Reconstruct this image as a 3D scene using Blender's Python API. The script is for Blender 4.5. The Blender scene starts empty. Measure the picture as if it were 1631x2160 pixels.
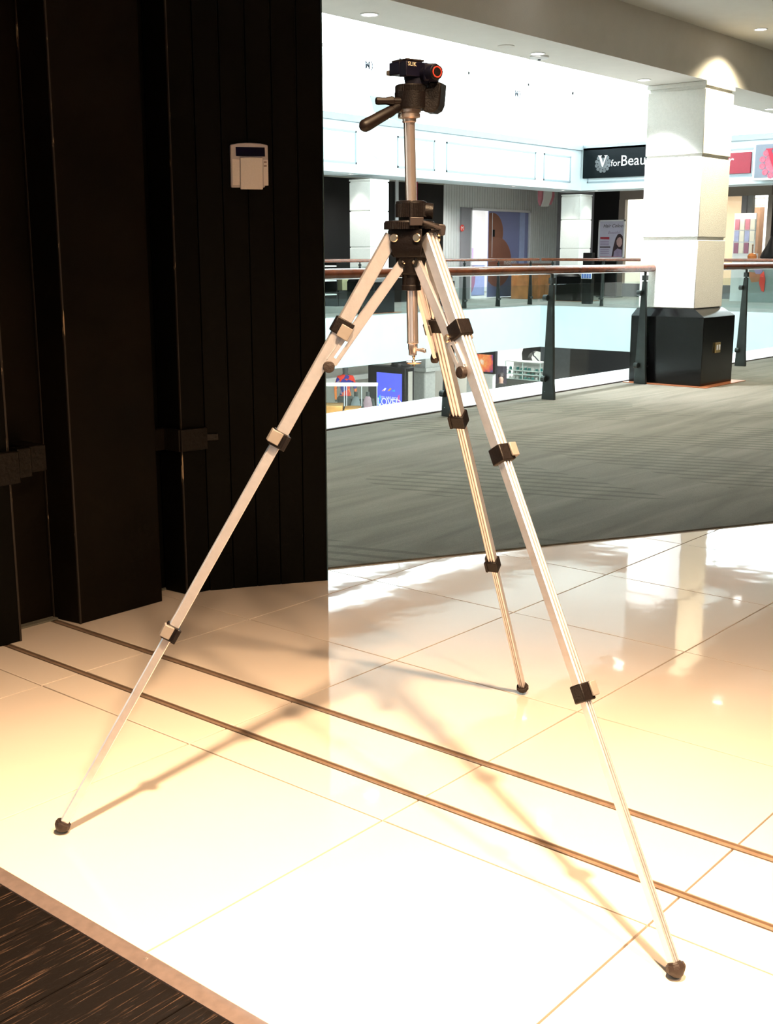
import bpy, bmesh, math, random
from mathutils import Vector, Matrix, noise
random.seed(4)
S = bpy.context.scene
COL = S.collection
R = math.radians
c50, s50 = math.cos(R(50)), math.sin(R(50))

# ------------------------------------------------------------------ camera
CAM_H, F_PX, PITCH = 1.132, 2484.0, 0.21555
cam = bpy.data.objects.new('camera', bpy.data.cameras.new('camera'))
COL.objects.link(cam)
cam.location = (0, 0, CAM_H)
cam.rotation_euler = (math.pi / 2 - PITCH, 0, R(-50))
cam.data.sensor_fit = 'HORIZONTAL'
cam.data.sensor_width = 36
cam.data.lens = F_PX / 1631 * 36
cam.data.clip_start, cam.data.clip_end = 0.05, 300
S.camera = cam

# ------------------------------------------------------------------ sky, exposure
w = bpy.data.worlds.new('sky'); S.world = w; w.use_nodes = True
bg = w.node_tree.nodes['Background']
bg.inputs[0].default_value = (0.86, 0.95, 1.0, 1); bg.inputs[1].default_value = 13.0
S.view_settings.view_transform = 'Standard'; S.view_settings.look = 'None'
S.view_settings.exposure = 0.0; S.view_settings.gamma = 1.0
S.view_settings.use_curve_mapping = False
cy = S.cycles
cy.max_bounces = 8; cy.diffuse_bounces = 4; cy.glossy_bounces = 4; cy.transmission_bounces = 6
cy.transparent_max_bounces = 16; cy.caustics_reflective = False; cy.caustics_refractive = False
cy.sample_clamp_indirect = 8; cy.use_denoising = True

# ------------------------------------------------------------------ frames and helpers
# world X runs along the balustrade (away from the camera), world Y across the void
def W(x, y, z=0.0):
    """camera-facing coordinates (x right, y ahead) -> world"""
    return Vector((x * c50 + y * s50, -x * s50 + y * c50, z))

_cp, _sp = math.cos(PITCH), math.sin(PITCH)
def ray(px, py):
    a, b = (px - 815.5) / F_PX, (py - 1080) / F_PX
    return W(a, _cp - b * _sp, -_sp - b * _cp)
def on(px, py, axis, val):
    """where the sight line of a photo point meets the plane x=val, y=val or z=val"""
    d = ray(px, py); o = Vector((0, 0, CAM_H)); i = 'xyz'.index(axis)
    return o + d * ((val - o[i]) / d[i])
def deep(px, py, D):
    """a point of the sight line at ground distance D ahead"""
    d = ray(px, py); k = d.x * s50 + d.y * c50
    return Vector((0, 0, CAM_H)) + d * (D / k)

MW = {}
def tag(o, label=None, cat=None, group=None, kind=None):
    if label: o['label'] = label
    if cat: o['category'] = cat
    if group: o['group'] = group
    if kind: o['kind'] = kind
    return o
def thing(name, label, cat, loc=(0, 0, 0), rz=0.0, group=None):
    o = bpy.data.objects.new(name, None); COL.objects.link(o)
    o.empty_display_size = 0.1
    o.location = loc; o.rotation_euler = (0, 0, rz)
    MW[o.name] = Matrix.Translation(Vector(loc)) @ Matrix.Rotation(rz, 4, 'Z')
    return tag(o, label, cat, group)
def struct_root(name):
    o = thing(name, None, None); o['kind'] = 'structure'; return o

class MB:
    """collects shapes in world coordinates, becomes ONE mesh object"""
    def __init__(s, T=None): s.v = []; s.f = []; s.T = T
    def add(s, vs, fs):
        n = len(s.v)
        s.v += [(s.T @ Vector(v)) if s.T else Vector(v) for v in vs]
        s.f += [tuple(i + n for i in f) for f in fs]
        return s
    def hexa(s, b, t):
        return s.add(list(b) + list(t), [(3, 2, 1, 0), (4, 5, 6, 7), (0, 1, 5, 4), (1, 2, 6, 5), (2, 3, 7, 6), (3, 0, 4, 7)])
    def box(s, x0, y0, z0, x1, y1, z1):
        return s.hexa([(x0, y0, z0), (x1, y0, z0), (x1, y1, z0), (x0, y1, z0)], [(x0, y0, z1), (x1, y0, z1), (x1, y1, z1), (x0, y1, z1)])
    def obox(s, c, ax, ay, az):
        """oriented box, half-extent vectors"""
        c, ax, ay, az = map(Vector, (c, ax, ay, az))
        q = [-ax - ay, ax - ay, ax + ay, -ax + ay]
        return s.hexa([c + k - az for k in q], [c + k + az for k in q])
    def bar(s, p0, p1, wside, wup, up=(0, 0, 1)):
        p0, p1, up = Vector(p0), Vector(p1), Vector(up); d = (p1 - p0)
        a = d.cross(up).normalized(); b = a.cross(d).normalized()
        return s.obox((p0 + p1) / 2, a * wside / 2, b * wup / 2, d / 2)
    def prism(s, poly, ext):
        """planar polygon of 3-D points extruded by vector ext"""
        n = len(poly); ext = Vector(ext); P = [Vector(p) for p in poly]
        fs = [tuple(range(n - 1, -1, -1)), tuple(range(n, 2 * n))] + [(i, (i + 1) % n, n + (i + 1) % n, n + i) for i in range(n)]
        return s.add(P + [p + ext for p in P], fs)
    def lathe(s, p0, axis, prof, n=32, closed=True):
        """prof: list of (distance along axis, radius)"""
        p0, ax = Vector(p0), Vector(axis).normalized()
        h = Vector((0, 0, 1)) if abs(ax.z) < 0.9 else Vector((1, 0, 0))
        a = ax.cross(h).normalized(); b = ax.cross(a)
        vs = []; fs = []
        for (t, r) in prof:
            for i in range(n):
                th = 2 * math.pi * i / n
                vs.append(p0 + ax * t + (a * math.cos(th) + b * math.sin(th)) * max(r, 1e-5))
        for k in range(len(prof) - 1):
            for i in range(n):
                j = (i + 1) % n
                fs.append((k * n + i, k * n + j, (k + 1) * n + j, (k + 1) * n + i))
        if closed:
            fs.append(tuple(range(n - 1, -1, -1))); fs.append(tuple((len(prof) - 1) * n + i for i in range(n)))
        return s.add(vs, fs)
    def cyl(s, p0, p1, r, r1=None, n=24):
        p0, p1 = Vector(p0), Vector(p1); L = (p1 - p0).length
        return s.lathe(p0, p1 - p0, [(0, r), (L, r if r1 is None else r1)], n)
    def gear(s, p0, p1, r, dr, teeth):
        """ribbed cylinder"""
        p0, p1 = Vector(p0), Vector(p1); ax = (p1 - p0).normalized()
        h = Vector((0, 0, 1)) if abs(ax.z) < 0.9 else Vector((1, 0, 0))
        a = ax.cross(h).normalized(); b = ax.cross(a); n = teeth * 4; ring = []
        for i in range(n):
            th = 2 * math.pi * i / n; rr = r + (dr if i % 4 < 2 else 0)
            ring.append(p0 + (a * math.cos(th) + b * math.sin(th)) * rr)
        return s.prism(ring, p1 - p0)
    def tube(s, pts, r, n=10, closed=False):
        P = [Vector(p) for p in pts]; m = len(P); vs = []; fs = []
        a = None
        for i, p in enumerate(P):
            d = (P[(i + 1) % m] - P[i - 1]) if closed else (P[min(i + 1, m - 1)] - P[max(i - 1, 0)])
            d.normalize()
            if a is None: a = d.orthogonal().normalized()
            a = (a - d * a.dot(d)).normalized(); b = d.cross(a)
            rr = r[i] if isinstance(r, (list, tuple)) else r
            vs += [p + (a * math.cos(2 * math.pi * k / n) + b * math.sin(2 * math.pi * k / n)) * rr for k in range(n)]
        for i in range(m if closed else m - 1):
            j = (i + 1) % m
            fs += [(i * n + k, i * n + (k + 1) % n, j * n + (k + 1) % n, j * n + k) for k in range(n)]
        if not closed:
            fs += [tuple(range(n - 1, -1, -1)), tuple((m - 1) * n + k for k in range(n))]
        return s.add(vs, fs)
    def ball(s, c, r, n=16, m=10, sc=(1, 1, 1)):
        c = Vector(c); vs = []; fs = []
        for j in range(m + 1):
            ph = math.pi * j / m
            for i in range(n):
                th = 2 * math.pi * i / n
                vs.append(c + Vector((r * sc[0] * math.sin(ph) * math.cos(th), r * sc[1] * math.sin(ph) * math.sin(th), r * sc[2] * math.cos(ph))))
        for j in range(m):
            for i in range(n):
                k = (i + 1) % n
                fs.append((j * n + i, (j + 1) * n + i, (j + 1) * n + k, j * n + k))
        return s.add(vs, fs)
    def build(s, name, mat, parent=None, bev=0.0, smooth=True, seg=2):
        me = bpy.data.meshes.new(name)
        inv = MW[parent_root(parent).name].inverted() if parent else Matrix()
        me.from_pydata([inv @ v for v in s.v], [], s.f)
        bm = bmesh.new(); bm.from_mesh(me)
        bmesh.ops.remove_doubles(bm, verts=bm.verts, dist=2e-5)
        bmesh.ops.recalc_face_normals(bm, faces=bm.faces)
        bm.to_mesh(me); bm.free()
        me.materials.append(mat)
        if smooth:
            me.shade_smooth(); me.set_sharp_from_angle(angle=R(32))
        o = bpy.data.objects.new(name, me); COL.objects.link(o)
        if parent: o.parent = parent
        if bev:
            m = o.modifiers.new('bevel', 'BEVEL'); m.width = bev; m.segments = seg; m.limit_method = 'ANGLE'; m.angle_limit = R(35)
        return o

def parent_root(o):
    while o.parent: o = o.parent
    return o
def struct(o): o['kind'] = 'structure'; return o
def kids(o): return [c for c in COL.objects if c.parent == o]
def dup(root, loc, rz=None, label=None, group=None):
    r = root.copy(); COL.objects.link(r); r.location = loc
    if rz is not None: r.rotation_euler = (0, 0, rz)
    MW[r.name] = Matrix.Translation(Vector(loc)) @ Matrix.Rotation(r.rotation_euler.z, 4, 'Z')
    if label: r['label'] = label
    if group: r['group'] = group
    for ch in kids(root):
        c = ch.copy(); COL.objects.link(c); c.parent = r
        for g in kids(ch):
            d = g.copy(); COL.objects.link(d); d.parent = c
    return r

# ------------------------------------------------------------------ materials
def mat(name, col, rough=0.6, metal=0.0, spec=0.5, vary=0.0, vscale=8.0, bump=0.0, bscale=60.0, coat=0.0, emit=None, estr=0.0):
    m = bpy.data.materials.new(name); m.use_nodes = True
    nt = m.node_tree; N = nt.nodes; L = nt.links; b = N['Principled BSDF']
    b.inputs['Base Color'].default_value = (*col, 1); b.inputs['Roughness'].default_value = rough
    b.inputs['Metallic'].default_value = metal; b.inputs['Specular IOR Level'].default_value = spec
    b.inputs['Coat Weight'].default_value = coat
    tc = N.new('ShaderNodeTexCoord')
    if vary:
        n = N.new('ShaderNodeTexNoise'); n.inputs['Scale'].default_value = vscale; n.inputs['Detail'].default_value = 4
        L.new(tc.outputs['Object'], n.inputs['Vector'])
        r = N.new('ShaderNodeValToRGB'); L.new(n.outputs['Fac'], r.inputs['Fac'])
        r.color_ramp.elements[0].position = 0.3; r.color_ramp.elements[1].position = 0.7
        r.color_ramp.elements[0].color = (*[max(0, c * (1 - vary)) for c in col], 1)
        r.color_ramp.elements[1].color = (*[min(1, c * (1 + vary)) for c in col], 1)
        L.new(r.outputs['Color'], b.inputs['Base Color'])
    if bump:
        n = N.new('ShaderNodeTexNoise'); n.inputs['Scale'].default_value = bscale; n.inputs['Detail'].default_value = 3
        L.new(tc.outputs['Object'], n.inputs['Vector'])
        u = N.new('ShaderNodeBump'); u.inputs['Strength'].default_value = bump; u.inputs['Distance'].default_value = 0.01
        L.new(n.outputs['Fac'], u.inputs['Height']); L.new(u.outputs['Normal'], b.inputs['Normal'])
    if emit:
        b.inputs['Emission Color'].default_value = (*emit, 1); b.inputs['Emission Strength'].default_value = estr
    return m
def glass(name, tint, refl=0.08):
    m = bpy.data.materials.new(name); m.use_nodes = True
    nt = m.node_tree; N = nt.nodes; L = nt.links
    for n in list(N):
        if n.type != 'OUTPUT_MATERIAL': N.remove(n)
    out = [n for n in N if n.type == 'OUTPUT_MATERIAL'][0]
    t = N.new('ShaderNodeBsdfTransparent'); t.inputs[0].default_value = (*tint, 1)
    g = N.new('ShaderNodeBsdfGlossy'); g.inputs['Roughness'].default_value = 0.02
    lw = N.new('ShaderNodeLayerWeight'); lw.inputs[0].default_value = 0.5
    pw = N.new('ShaderNodeMath'); pw.operation = 'POWER'; L.new(lw.outputs['Facing'], pw.inputs[0]); pw.inputs[1].default_value = 5
    fr = N.new('ShaderNodeMath'); fr.operation = 'MULTIPLY_ADD'; L.new(pw.outputs[0], fr.inputs[0]); fr.inputs[1].default_value = 0.5; fr.inputs[2].default_value = 0.035
    mx = N.new('ShaderNodeMixShader')
    L.new(fr.outputs[0], mx.inputs[0]); L.new(t.outputs[0], mx.inputs[1]); L.new(g.outputs[0], mx.inputs[2])
    L.new(mx.outputs[0], out.inputs[0])
    return m
def emission(name, col, st):
    m = bpy.data.materials.new(name); m.use_nodes = True
    nt = m.node_tree; b = nt.nodes['Principled BSDF']
    b.inputs['Base Color'].default_value = (*[c * .3 for c in col], 1)
    b.inputs['Emission Color'].default_value = (*col, 1); b.inputs['Emission Strength'].default_value = st
    return m

M = {}
M['black_paint'] = mat('black_paint', (0.0018, 0.0015, 0.0008), 0.55, spec=0.09, vary=0.35, vscale=5, bump=0.15, bscale=25)
M['brown_black'] = mat('brown_black_paint', (0.0040, 0.0024, 0.0010), 0.55, spec=0.12, vary=0.4, vscale=4, bump=0.2, bscale=18)
M['iron'] = mat('painted_iron', (0.0065, 0.0045, 0.003), 0.4, spec=0.25, vary=0.3, vscale=20, bump=0.2, bscale=80)
M['white_paint'] = mat('white_paint', (0.80, 0.80, 0.78), 0.7, vary=0.02, bump=0.05, bscale=120)
M['white_text'] = mat('white_textured_render', (0.86, 0.85, 0.80), 0.8, vary=0.03, vscale=60, bump=0.5, bscale=160)
M['beige_ceil'] = mat('ceiling_paint', (0.74, 0.70, 0.645), 0.85, vary=0.02, bump=0.1, bscale=90)
M['pale_blue'] = mat('pale_fascia_paint', (0.72, 0.80, 0.83), 0.7, vary=0.03, vscale=3)
M['grout'] = mat('dark_grout', (0.055, 0.033, 0.018), 0.8, vary=0.2, vscale=30)
M['black_gran'] = mat('black_granite', (0.004, 0.004, 0.004), 0.15, spec=0.3, vary=0.4, vscale=90)
M['copper'] = mat('copper_sheet', (0.55, 0.20, 0.09), 0.35, metal=0.6, vary=0.15, vscale=30)
M['post'] = mat('green_grey_steel', (0.025, 0.032, 0.030), 0.4, metal=0.2, vary=0.15, vscale=20)
M['wood_rail'] = mat('varnished_rail_wood', (0.16, 0.045, 0.018), 0.22, vary=0.3, vscale=14, coat=0.6)
M['glass'] = glass('clear_balustrade_glass', (0.93, 0.975, 0.965))
M['glass_clear'] = glass('clear_glass', (0.93, 0.97, 0.96))
M['brass'] = mat('brass', (0.75, 0.55, 0.25), 0.3, metal=1.0, vary=0.1, vscale=50)
M['alu'] = mat('satin_aluminium', (0.80, 0.76, 0.78), 0.33, metal=0.8, vary=0.05, vscale=60, bump=0.05, bscale=300)
M['chrome'] = mat('chrome_tube', (0.82, 0.71, 0.68), 0.19, metal=0.85, vary=0.03, vscale=40)
M['plastic'] = mat('black_plastic', (0.0055, 0.0032, 0.003), 0.45, spec=0.28, vary=0.2, vscale=60, bump=0.12, bscale=300)
M['plastic_blue'] = mat('blue_black_plastic', (0.004, 0.0035, 0.014), 0.45, spec=0.25, vary=0.2, vscale=60)
M['lever'] = mat('grey_lever_plastic', (0.20, 0.175, 0.16), 0.45, vary=0.06, vscale=50)
M['red'] = mat('red_ring_plastic', (0.75, 0.05, 0.03), 0.4, vary=0.05)
M['rubber'] = mat('dark_rubber', (0.016, 0.008, 0.006), 0.6, vary=0.25, vscale=60, bump=0.2, bscale=200)
M['keypad'] = mat('keypad_plastic', (0.46, 0.43, 0.45), 0.5, vary=0.03, vscale=200)
M['keypad_lid'] = mat('keypad_lid_plastic', (0.70, 0.65, 0.62), 0.5, vary=0.04, vscale=300)
M['lcd'] = mat('dark_blue_display', (0.002, 0.002, 0.02), 0.15, vary=0.1)
M['print_white'] = mat('white_print', (0.9, 0.88, 0.85), 0.6, vary=0.01)
M['print_dark'] = mat('dark_print', (0.02, 0.03, 0.05), 0.6, vary=0.05)
M['far_black'] = mat('far_black_board', (0.005, 0.0045, 0.004), 0.5, spec=0.2, vary=0.2, vscale=2)
M['lamp'] = emission('lamp_lens', (1.0, 0.97, 0.92), 14)
M['lamp_rim'] = mat('white_lamp_rim', (0.8, 0.8, 0.8), 0.5, vary=0.02)
M['carpet_far'] = mat('far_walkway_carpet', (0.30, 0.30, 0.28), 0.9, vary=0.15, vscale=3)
M['terrazzo'] = mat('lower_floor_tile', (0.72, 0.71, 0.68), 0.3, vary=0.05, vscale=1)
M['wood_orange'] = mat('orange_veneer', (0.46, 0.18, 0.05), 0.4, vary=0.25, vscale=5)
M['white_frame'] = mat('white_metal_frame', (0.75, 0.76, 0.78), 0.4, vary=0.02)
M['brown_steel'] = mat('brown_steel_beam', (0.30, 0.17, 0.11), 0.6, vary=0.1)
M['curb'] = mat('white_stone_ledge', (0.86, 0.88, 0.88), 0.45, vary=0.03, vscale=5)
M['grey_wall'] = mat('grey_beige_wall', (0.40, 0.38, 0.34), 0.8, vary=0.04)
M['pipe'] = mat('grey_conduit', (0.45, 0.5, 0.52), 0.4, metal=0.5, vary=0.05)

def tile_material():
    m = mat('polished_cream_tile', (0.71, 0.61, 0.53), 0.045, vary=0.03, vscale=2.2)
    nt = m.node_tree; N = nt.nodes; L = nt.links; b = N['Principled BSDF']
    tc = N.new('ShaderNodeTexCoord')
    n = N.new('ShaderNodeTexNoise'); n.inputs['Scale'].default_value = 5.0; n.inputs['Detail'].default_value = 2
    L.new(tc.outputs['Object'], n.inputs['Vector'])
    u = N.new('ShaderNodeBump'); u.inputs['Strength'].default_value = 0.014; u.inputs['Distance'].default_value = 0.05
    L.new(n.outputs['Fac'], u.inputs['Height']); L.new(u.outputs['Normal'], b.inputs['Normal'])
    return m
M['tile'] = tile_material()

def carpet_material():
    m = bpy.data.materials.new('olive_grey_patterned_carpet'); m.use_nodes = True
    nt = m.node_tree; N = nt.nodes; L = nt.links; b = N['Principled BSDF']
    b.inputs['Roughness'].default_value = 0.95; b.inputs['Specular IOR Level'].default_value = 0.15
    tc = N.new('ShaderNodeTexCoord')
    def mapped(rot, sx, sy):
        mp = N.new('ShaderNodeMapping'); mp.inputs['Rotation'].default_value = (0, 0, rot); mp.inputs['Scale'].default_value = (sx, sy, 1)
        L.new(tc.outputs['Object'], mp.inputs['Vector']); return mp
    def ramp(src, p0, p1, c0, c1):
        r = N.new('ShaderNodeValToRGB'); L.new(src, r.inputs['Fac'])
        r.color_ramp.elements[0].position = p0; r.color_ramp.elements[1].position = p1
        r.color_ramp.elements[0].color = (*c0, 1); r.color_ramp.elements[1].color = (*c1, 1); return r
    # broad stretched brush strokes
    a = N.new('ShaderNodeTexNoise'); a.inputs['Scale'].default_value = 1.0; a.inputs['Detail'].default_value = 5; a.inputs['Distortion'].default_value = 0.8
    L.new(mapped(0.5, 0.9, 7).outputs[0], a.inputs['Vector'])
    base = ramp(a.outputs['Fac'], 0.32, 0.68, (0.128, 0.123, 0.100), (0.188, 0.178, 0.148))
    # hatch marks that come and go
    wv = N.new('ShaderNodeTexWave'); wv.inputs['Scale'].default_value = 3.2; wv.inputs['Distortion'].default_value = 1.2; wv.inputs['Detail'].default_value = 2
    L.new(mapped(-0.35, 1, 1).outputs[0], wv.inputs['Vector'])
    hat = ramp(wv.outputs['Fac'], 0.66, 0.78, (0, 0, 0), (1, 1, 1))
    v = N.new('ShaderNodeTexVoronoi'); v.inputs['Scale'].default_value = 1.3; v.distance = 'CHEBYCHEV'
    L.new(mapped(0.5, 1.3, 0.7).outputs[0], v.inputs['Vector'])
    sel = ramp(v.outputs['Color'], 0.60, 0.64, (0, 0, 0), (1, 1, 1))
    mul = N.new('ShaderNodeMath'); mul.operation = 'MULTIPLY'; L.new(hat.outputs[0], mul.inputs[0]); L.new(sel.outputs[0], mul.inputs[1])
    sc = N.new('ShaderNodeMath'); sc.operation = 'MULTIPLY'; L.new(mul.outputs[0], sc.inputs[0]); sc.inputs[1].default_value = 0.55
    mix = N.new('ShaderNodeMixRGB'); L.new(sc.outputs[0], mix.inputs[0]); L.new(base.outputs[0], mix.inputs[1]); mix.inputs[2].default_value = (0.078, 0.082, 0.060, 1)
    f = N.new('ShaderNodeTexNoise'); f.inputs['Scale'].default_value = 260; L.new(tc.outputs['Object'], f.inputs['Vector'])
    m2 = N.new('ShaderNodeMixRGB'); m2.blend_type = 'MULTIPLY'; m2.inputs[0].default_value = 0.5
    fr = ramp(f.outputs['Fac'], 0.2, 0.8, (0.6, 0.6, 0.6), (1.3, 1.3, 1.3)); L.new(mix.outputs[0], m2.inputs[1]); L.new(fr.outputs[0], m2.inputs[2])
    L.new(m2.outputs[0], b.inputs['Base Color'])
    u = N.new('ShaderNodeBump'); u.inputs['Strength'].default_value = 0.6; u.inputs['Distance'].default_value = 0.004
    L.new(f.outputs['Fac'], u.inputs['Height']); L.new(u.outputs['Normal'], b.inputs['Normal'])
    return m
M['carpet'] = carpet_material()

def darkwood_material():
    m = bpy.data.materials.new('worn_black_timber'); m.use_nodes = True
    nt = m.node_tree; N = nt.nodes; L = nt.links; b = N['Principled BSDF']
    b.inputs['Roughness'].default_value = 0.5; b.inputs['Specular IOR Level'].default_value = 0.25
    tc = N.new('ShaderNodeTexCoord')
    mp = N.new('ShaderNodeMapping'); mp.inputs['Scale'].default_value = (5, 150, 5); L.new(tc.outputs['Object'], mp.inputs['Vector'])
    n = N.new('ShaderNodeTexNoise'); n.inputs['Scale'].default_value = 1.2; n.inputs['Detail'].default_value = 8; n.inputs['Roughness'].default_value = 0.7
    L.new(mp.outputs[0], n.inputs['Vector'])
    r = N.new('ShaderNodeValToRGB'); L.new(n.outputs['Fac'], r.inputs['Fac'])
    r.color_ramp.elements[0].position = 0.555; r.color_ramp.elements[0].color = (0.0035, 0.002, 0.0015, 1)
    r.color_ramp.elements[1].position = 0.72; r.color_ramp.elements[1].color = (0.13, 0.075, 0.05, 1)
    L.new(r.outputs[0], b.inputs['Base Color'])
    u = N.new('ShaderNodeBump'); u.inputs['Strength'].default_value = 0.25; u.inputs['Distance'].default_value = 0.002
    L.new(n.outputs['Fac'], u.inputs['Height']); L.new(u.outputs['Normal'], b.inputs['Normal'])
    return m
M['dark_wood'] = darkwood_material()

def chipped_material():
    m = bpy.data.materials.new('chipped_black_paint'); m.use_nodes = True
    nt = m.node_tree; N = nt.nodes; L = nt.links; b = N['Principled BSDF']
    b.inputs['Roughness'].default_value = 0.5
    tc = N.new('ShaderNodeTexCoord')
    mp = N.new('ShaderNodeMapping'); mp.inputs['Scale'].default_value = (30, 30, 5); L.new(tc.outputs['Object'], mp.inputs['Vector'])
    n = N.new('ShaderNodeTexNoise'); n.inputs['Scale'].default_value = 1.6; n.inputs['Detail'].default_value = 6; n.inputs['Roughness'].default_value = 0.65
    L.new(mp.outputs[0], n.inputs['Vector'])
    r = N.new('ShaderNodeValToRGB'); L.new(n.outputs['Fac'], r.inputs['Fac'])
    r.color_ramp.elements[0].position = 0.60; r.color_ramp.elements[0].color = (0.02, 0.014, 0.01, 1)
    r.color_ramp.elements[1].position = 0.64; r.color_ramp.elements[1].color = (0.36, 0.26, 0.16, 1)
    L.new(r.outputs[0], b.inputs['Base Color'])
    return m
M['chipped'] = chipped_material()

# ------------------------------------------------------------------ lamps
LIGHTS = []
def spot(loc, target, power, col, size=60, blend=0.6, r=0.03, name='spot_light'):
    l = bpy.data.lights.new(name, 'SPOT'); l.energy = power; l.color = col; l.spot_size = R(size); l.spot_blend = blend; l.shadow_soft_size = r
    o = bpy.data.objects.new(name, l); COL.objects.link(o); o.location = loc
    o.rotation_euler = (Vector(target) - Vector(loc)).to_track_quat('-Z', 'Y').to_euler(); return o
def area(loc, sx, sy, power, col, rot=(0, 0, 0), name='daylight'):
    l = bpy.data.lights.new(name, 'AREA'); l.shape = 'RECTANGLE'; l.size = sx; l.size_y = sy; l.energy = power; l.color = col
    o = bpy.data.objects.new(name, l); COL.objects.link(o); o.location = loc; o.rotation_euler = rot; return o

WARM, COOL = (1.0, 0.68, 0.40), (0.95, 0.97, 1.0)
ZC, ZS = 2.93, 2.54           # ceiling, beam soffit
VB, UB = 15.2, 25.35          # far bulkhead planes
key = W(0.17, 1.05, 2.90)
# the shop's warm downlights over the entrance (their cans are built below)
DOWN = [(key.x, key.y, ZC, 1480, WARM, (W(-0.08, 1.38, 0)), 76)]
SHOP = [(W(1.05, .55, 0), W(.55, 1.50, 0), 680), (W(.95, -.55, 0), W(.2, 1.1, 0), 420)]
# ceiling downlights in front of the beam, one every three metres
for k, u in enumerate((3.9, 6.86, 9.82, 12.78, 15.7)):
    DOWN.append((u, 4.245, ZC, 360 if k == 2 else 150, (1.0, 0.86, 0.58), Vector((u, 4.36, 0)), 128 if k == 2 else 70))

def soffit_lamp(u, v, z, name_label, power, col, target, size):
    t = thing('downlight', name_label, 'ceiling light', (u, v, z), 0, 'recessed ceiling downlights')
    MB().lathe((u, v, z), (0, 0, -1), [(0, .058), (.004, .058), (.006, .050), (.003, .046), (0, .046)], 24, closed=False).build('rim', M['lamp_rim'], t)
    MB().lathe((u, v, z - .0015), (0, 0, -1), [(0, .045), (.0005, .045)], 24).build('lens', M['lamp'], t)
    if power: spot((u, v, z - .02), target, power, col, size, 0.9, 0.06)
    return t

# ------------------------------------------------------------------ the setting: floors
def floors():
    fl = struct_root('floor')
    MB().box(-3.5, -5, -.25, 34, 5.20, -.0095).build('slab', M['grout'], fl)
    rows = [(1.085, 1.695), (1.695, 1.8155), (1.8365, 2.044), (2.0675, 2.461)] + [(2.461 + .6 * k, 3.061 + .6 * k) for k in range(9)]
    cols = [2.633 - .6 * i for i in range(-1, 11)]
    g = .0021
    meshes = {}
    for (u0, u1) in rows:
        for v1 in cols:
            v0 = v1 - .6
            edge = 2.86 - .528 * (u0 - 3.07)
            if v0 > edge + .1 and u0 > 3.0: continue
            key_ = round(u1 - u0, 4)
            if key_ not in meshes:
                o = MB().box(0 + g, 0 + g, -.010, (u1 - u0) - g, .6 - g, 0).build('tile', M['tile'], fl, bev=.0007, seg=1)
                meshes[key_] = o.data
                o.location = (u0, v0, 0)
            else:
                o = bpy.data.objects.new('tile', meshes[key_]); COL.objects.link(o); o.parent = fl; o.location = (u0, v0, 0)
                m = o.modifiers.new('bevel', 'BEVEL'); m.width = .0007; m.segments = 1; m.limit_method = 'ANGLE'
    # door tracks let into the floor
    for n, (u0, u1) in enumerate([(1.8155, 1.8365), (2.044, 2.0675)]):
        t = struct_root('trim_%d' % (n + 1))
        MB().box(u0, -4, -.008, u1, 3.6, -.004).build('track_bed', M['track'], t)
        for e in (u0 + .001, u1 - .003):
            MB().box(e, -4, -.008, e + .002, 3.6, .0006).build('track_lip', M['track_lip'], t)
    # carpet beyond the tiles
    c = struct_root('floor_carpet')
    pts = [(2.62, 3.098), (3.07, 2.86), (4.872, 1.908), (10, -.80), (18, -5), (34, -5), (34, 5.2), (-3, 5.2), (-3, 3.098)]
    MB().prism([(x, y, 0.0) for x, y in pts], (0, 0, .006)).build('carpet_pile', M['carpet'], c)
    # white stone ledge at the edge of the void, with a dark front trim
    l = struct_root('trim_3')
    MB().box(-4, 5.22, -1.0, 23.1, 5.76, .012).build('ledge', M['curb'], l, bev=.006)
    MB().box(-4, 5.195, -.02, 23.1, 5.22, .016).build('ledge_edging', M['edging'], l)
    # timber floor of the shop, threshold strip
    wd = struct_root('floor_timber')
    MB().box(-3.5, -5, -.02, 1.052, 3.1, -.008).build('subfloor', M['grout'], wd)
    v = 1.645 + .185 * 8
    while v > -1.2:
        MB().box(-1.2, v - .185 + .0009, -.0081, 1.0525, v - .0009, -.0015 + random.uniform(-.0004, .0004)).build('plank', M['dark_wood'], wd, bev=.0012, seg=1)
        v -= .185
    t = struct_root('trim_4')
    MB().prism([(1.0525, -4, -.008), (1.085, -4, -.008), (1.085, -4, .0015), (1.075, -4, .004), (1.066, -4, .004), (1.0525, -4, .001)], (0, 7.4, 0)).build('threshold_strip', M['thresh'], t)
    p = on(309, 2022, 'z', .004)
    MB().lathe((1.071, p.y, .004), (0, 0, 1), [(0, .004), (.0012, .0038), (.0016, .002)], 14).build('screw', M['chrome'], t)
M['track'] = mat('brown_track_bed', (0.25, 0.165, 0.115), 0.6, metal=0.2, vary=0.25, vscale=25)
M['track_lip'] = mat('track_lip', (0.30, 0.22, 0.16), 0.4, metal=0.4, vary=0.1, vscale=25)
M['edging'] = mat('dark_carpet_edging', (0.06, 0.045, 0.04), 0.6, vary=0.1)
M['thresh'] = mat('brown_anodised_strip', (0.19, 0.145, 0.135), 0.42, metal=0.35, vary=0.12, vscale=60)
floors()

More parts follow.
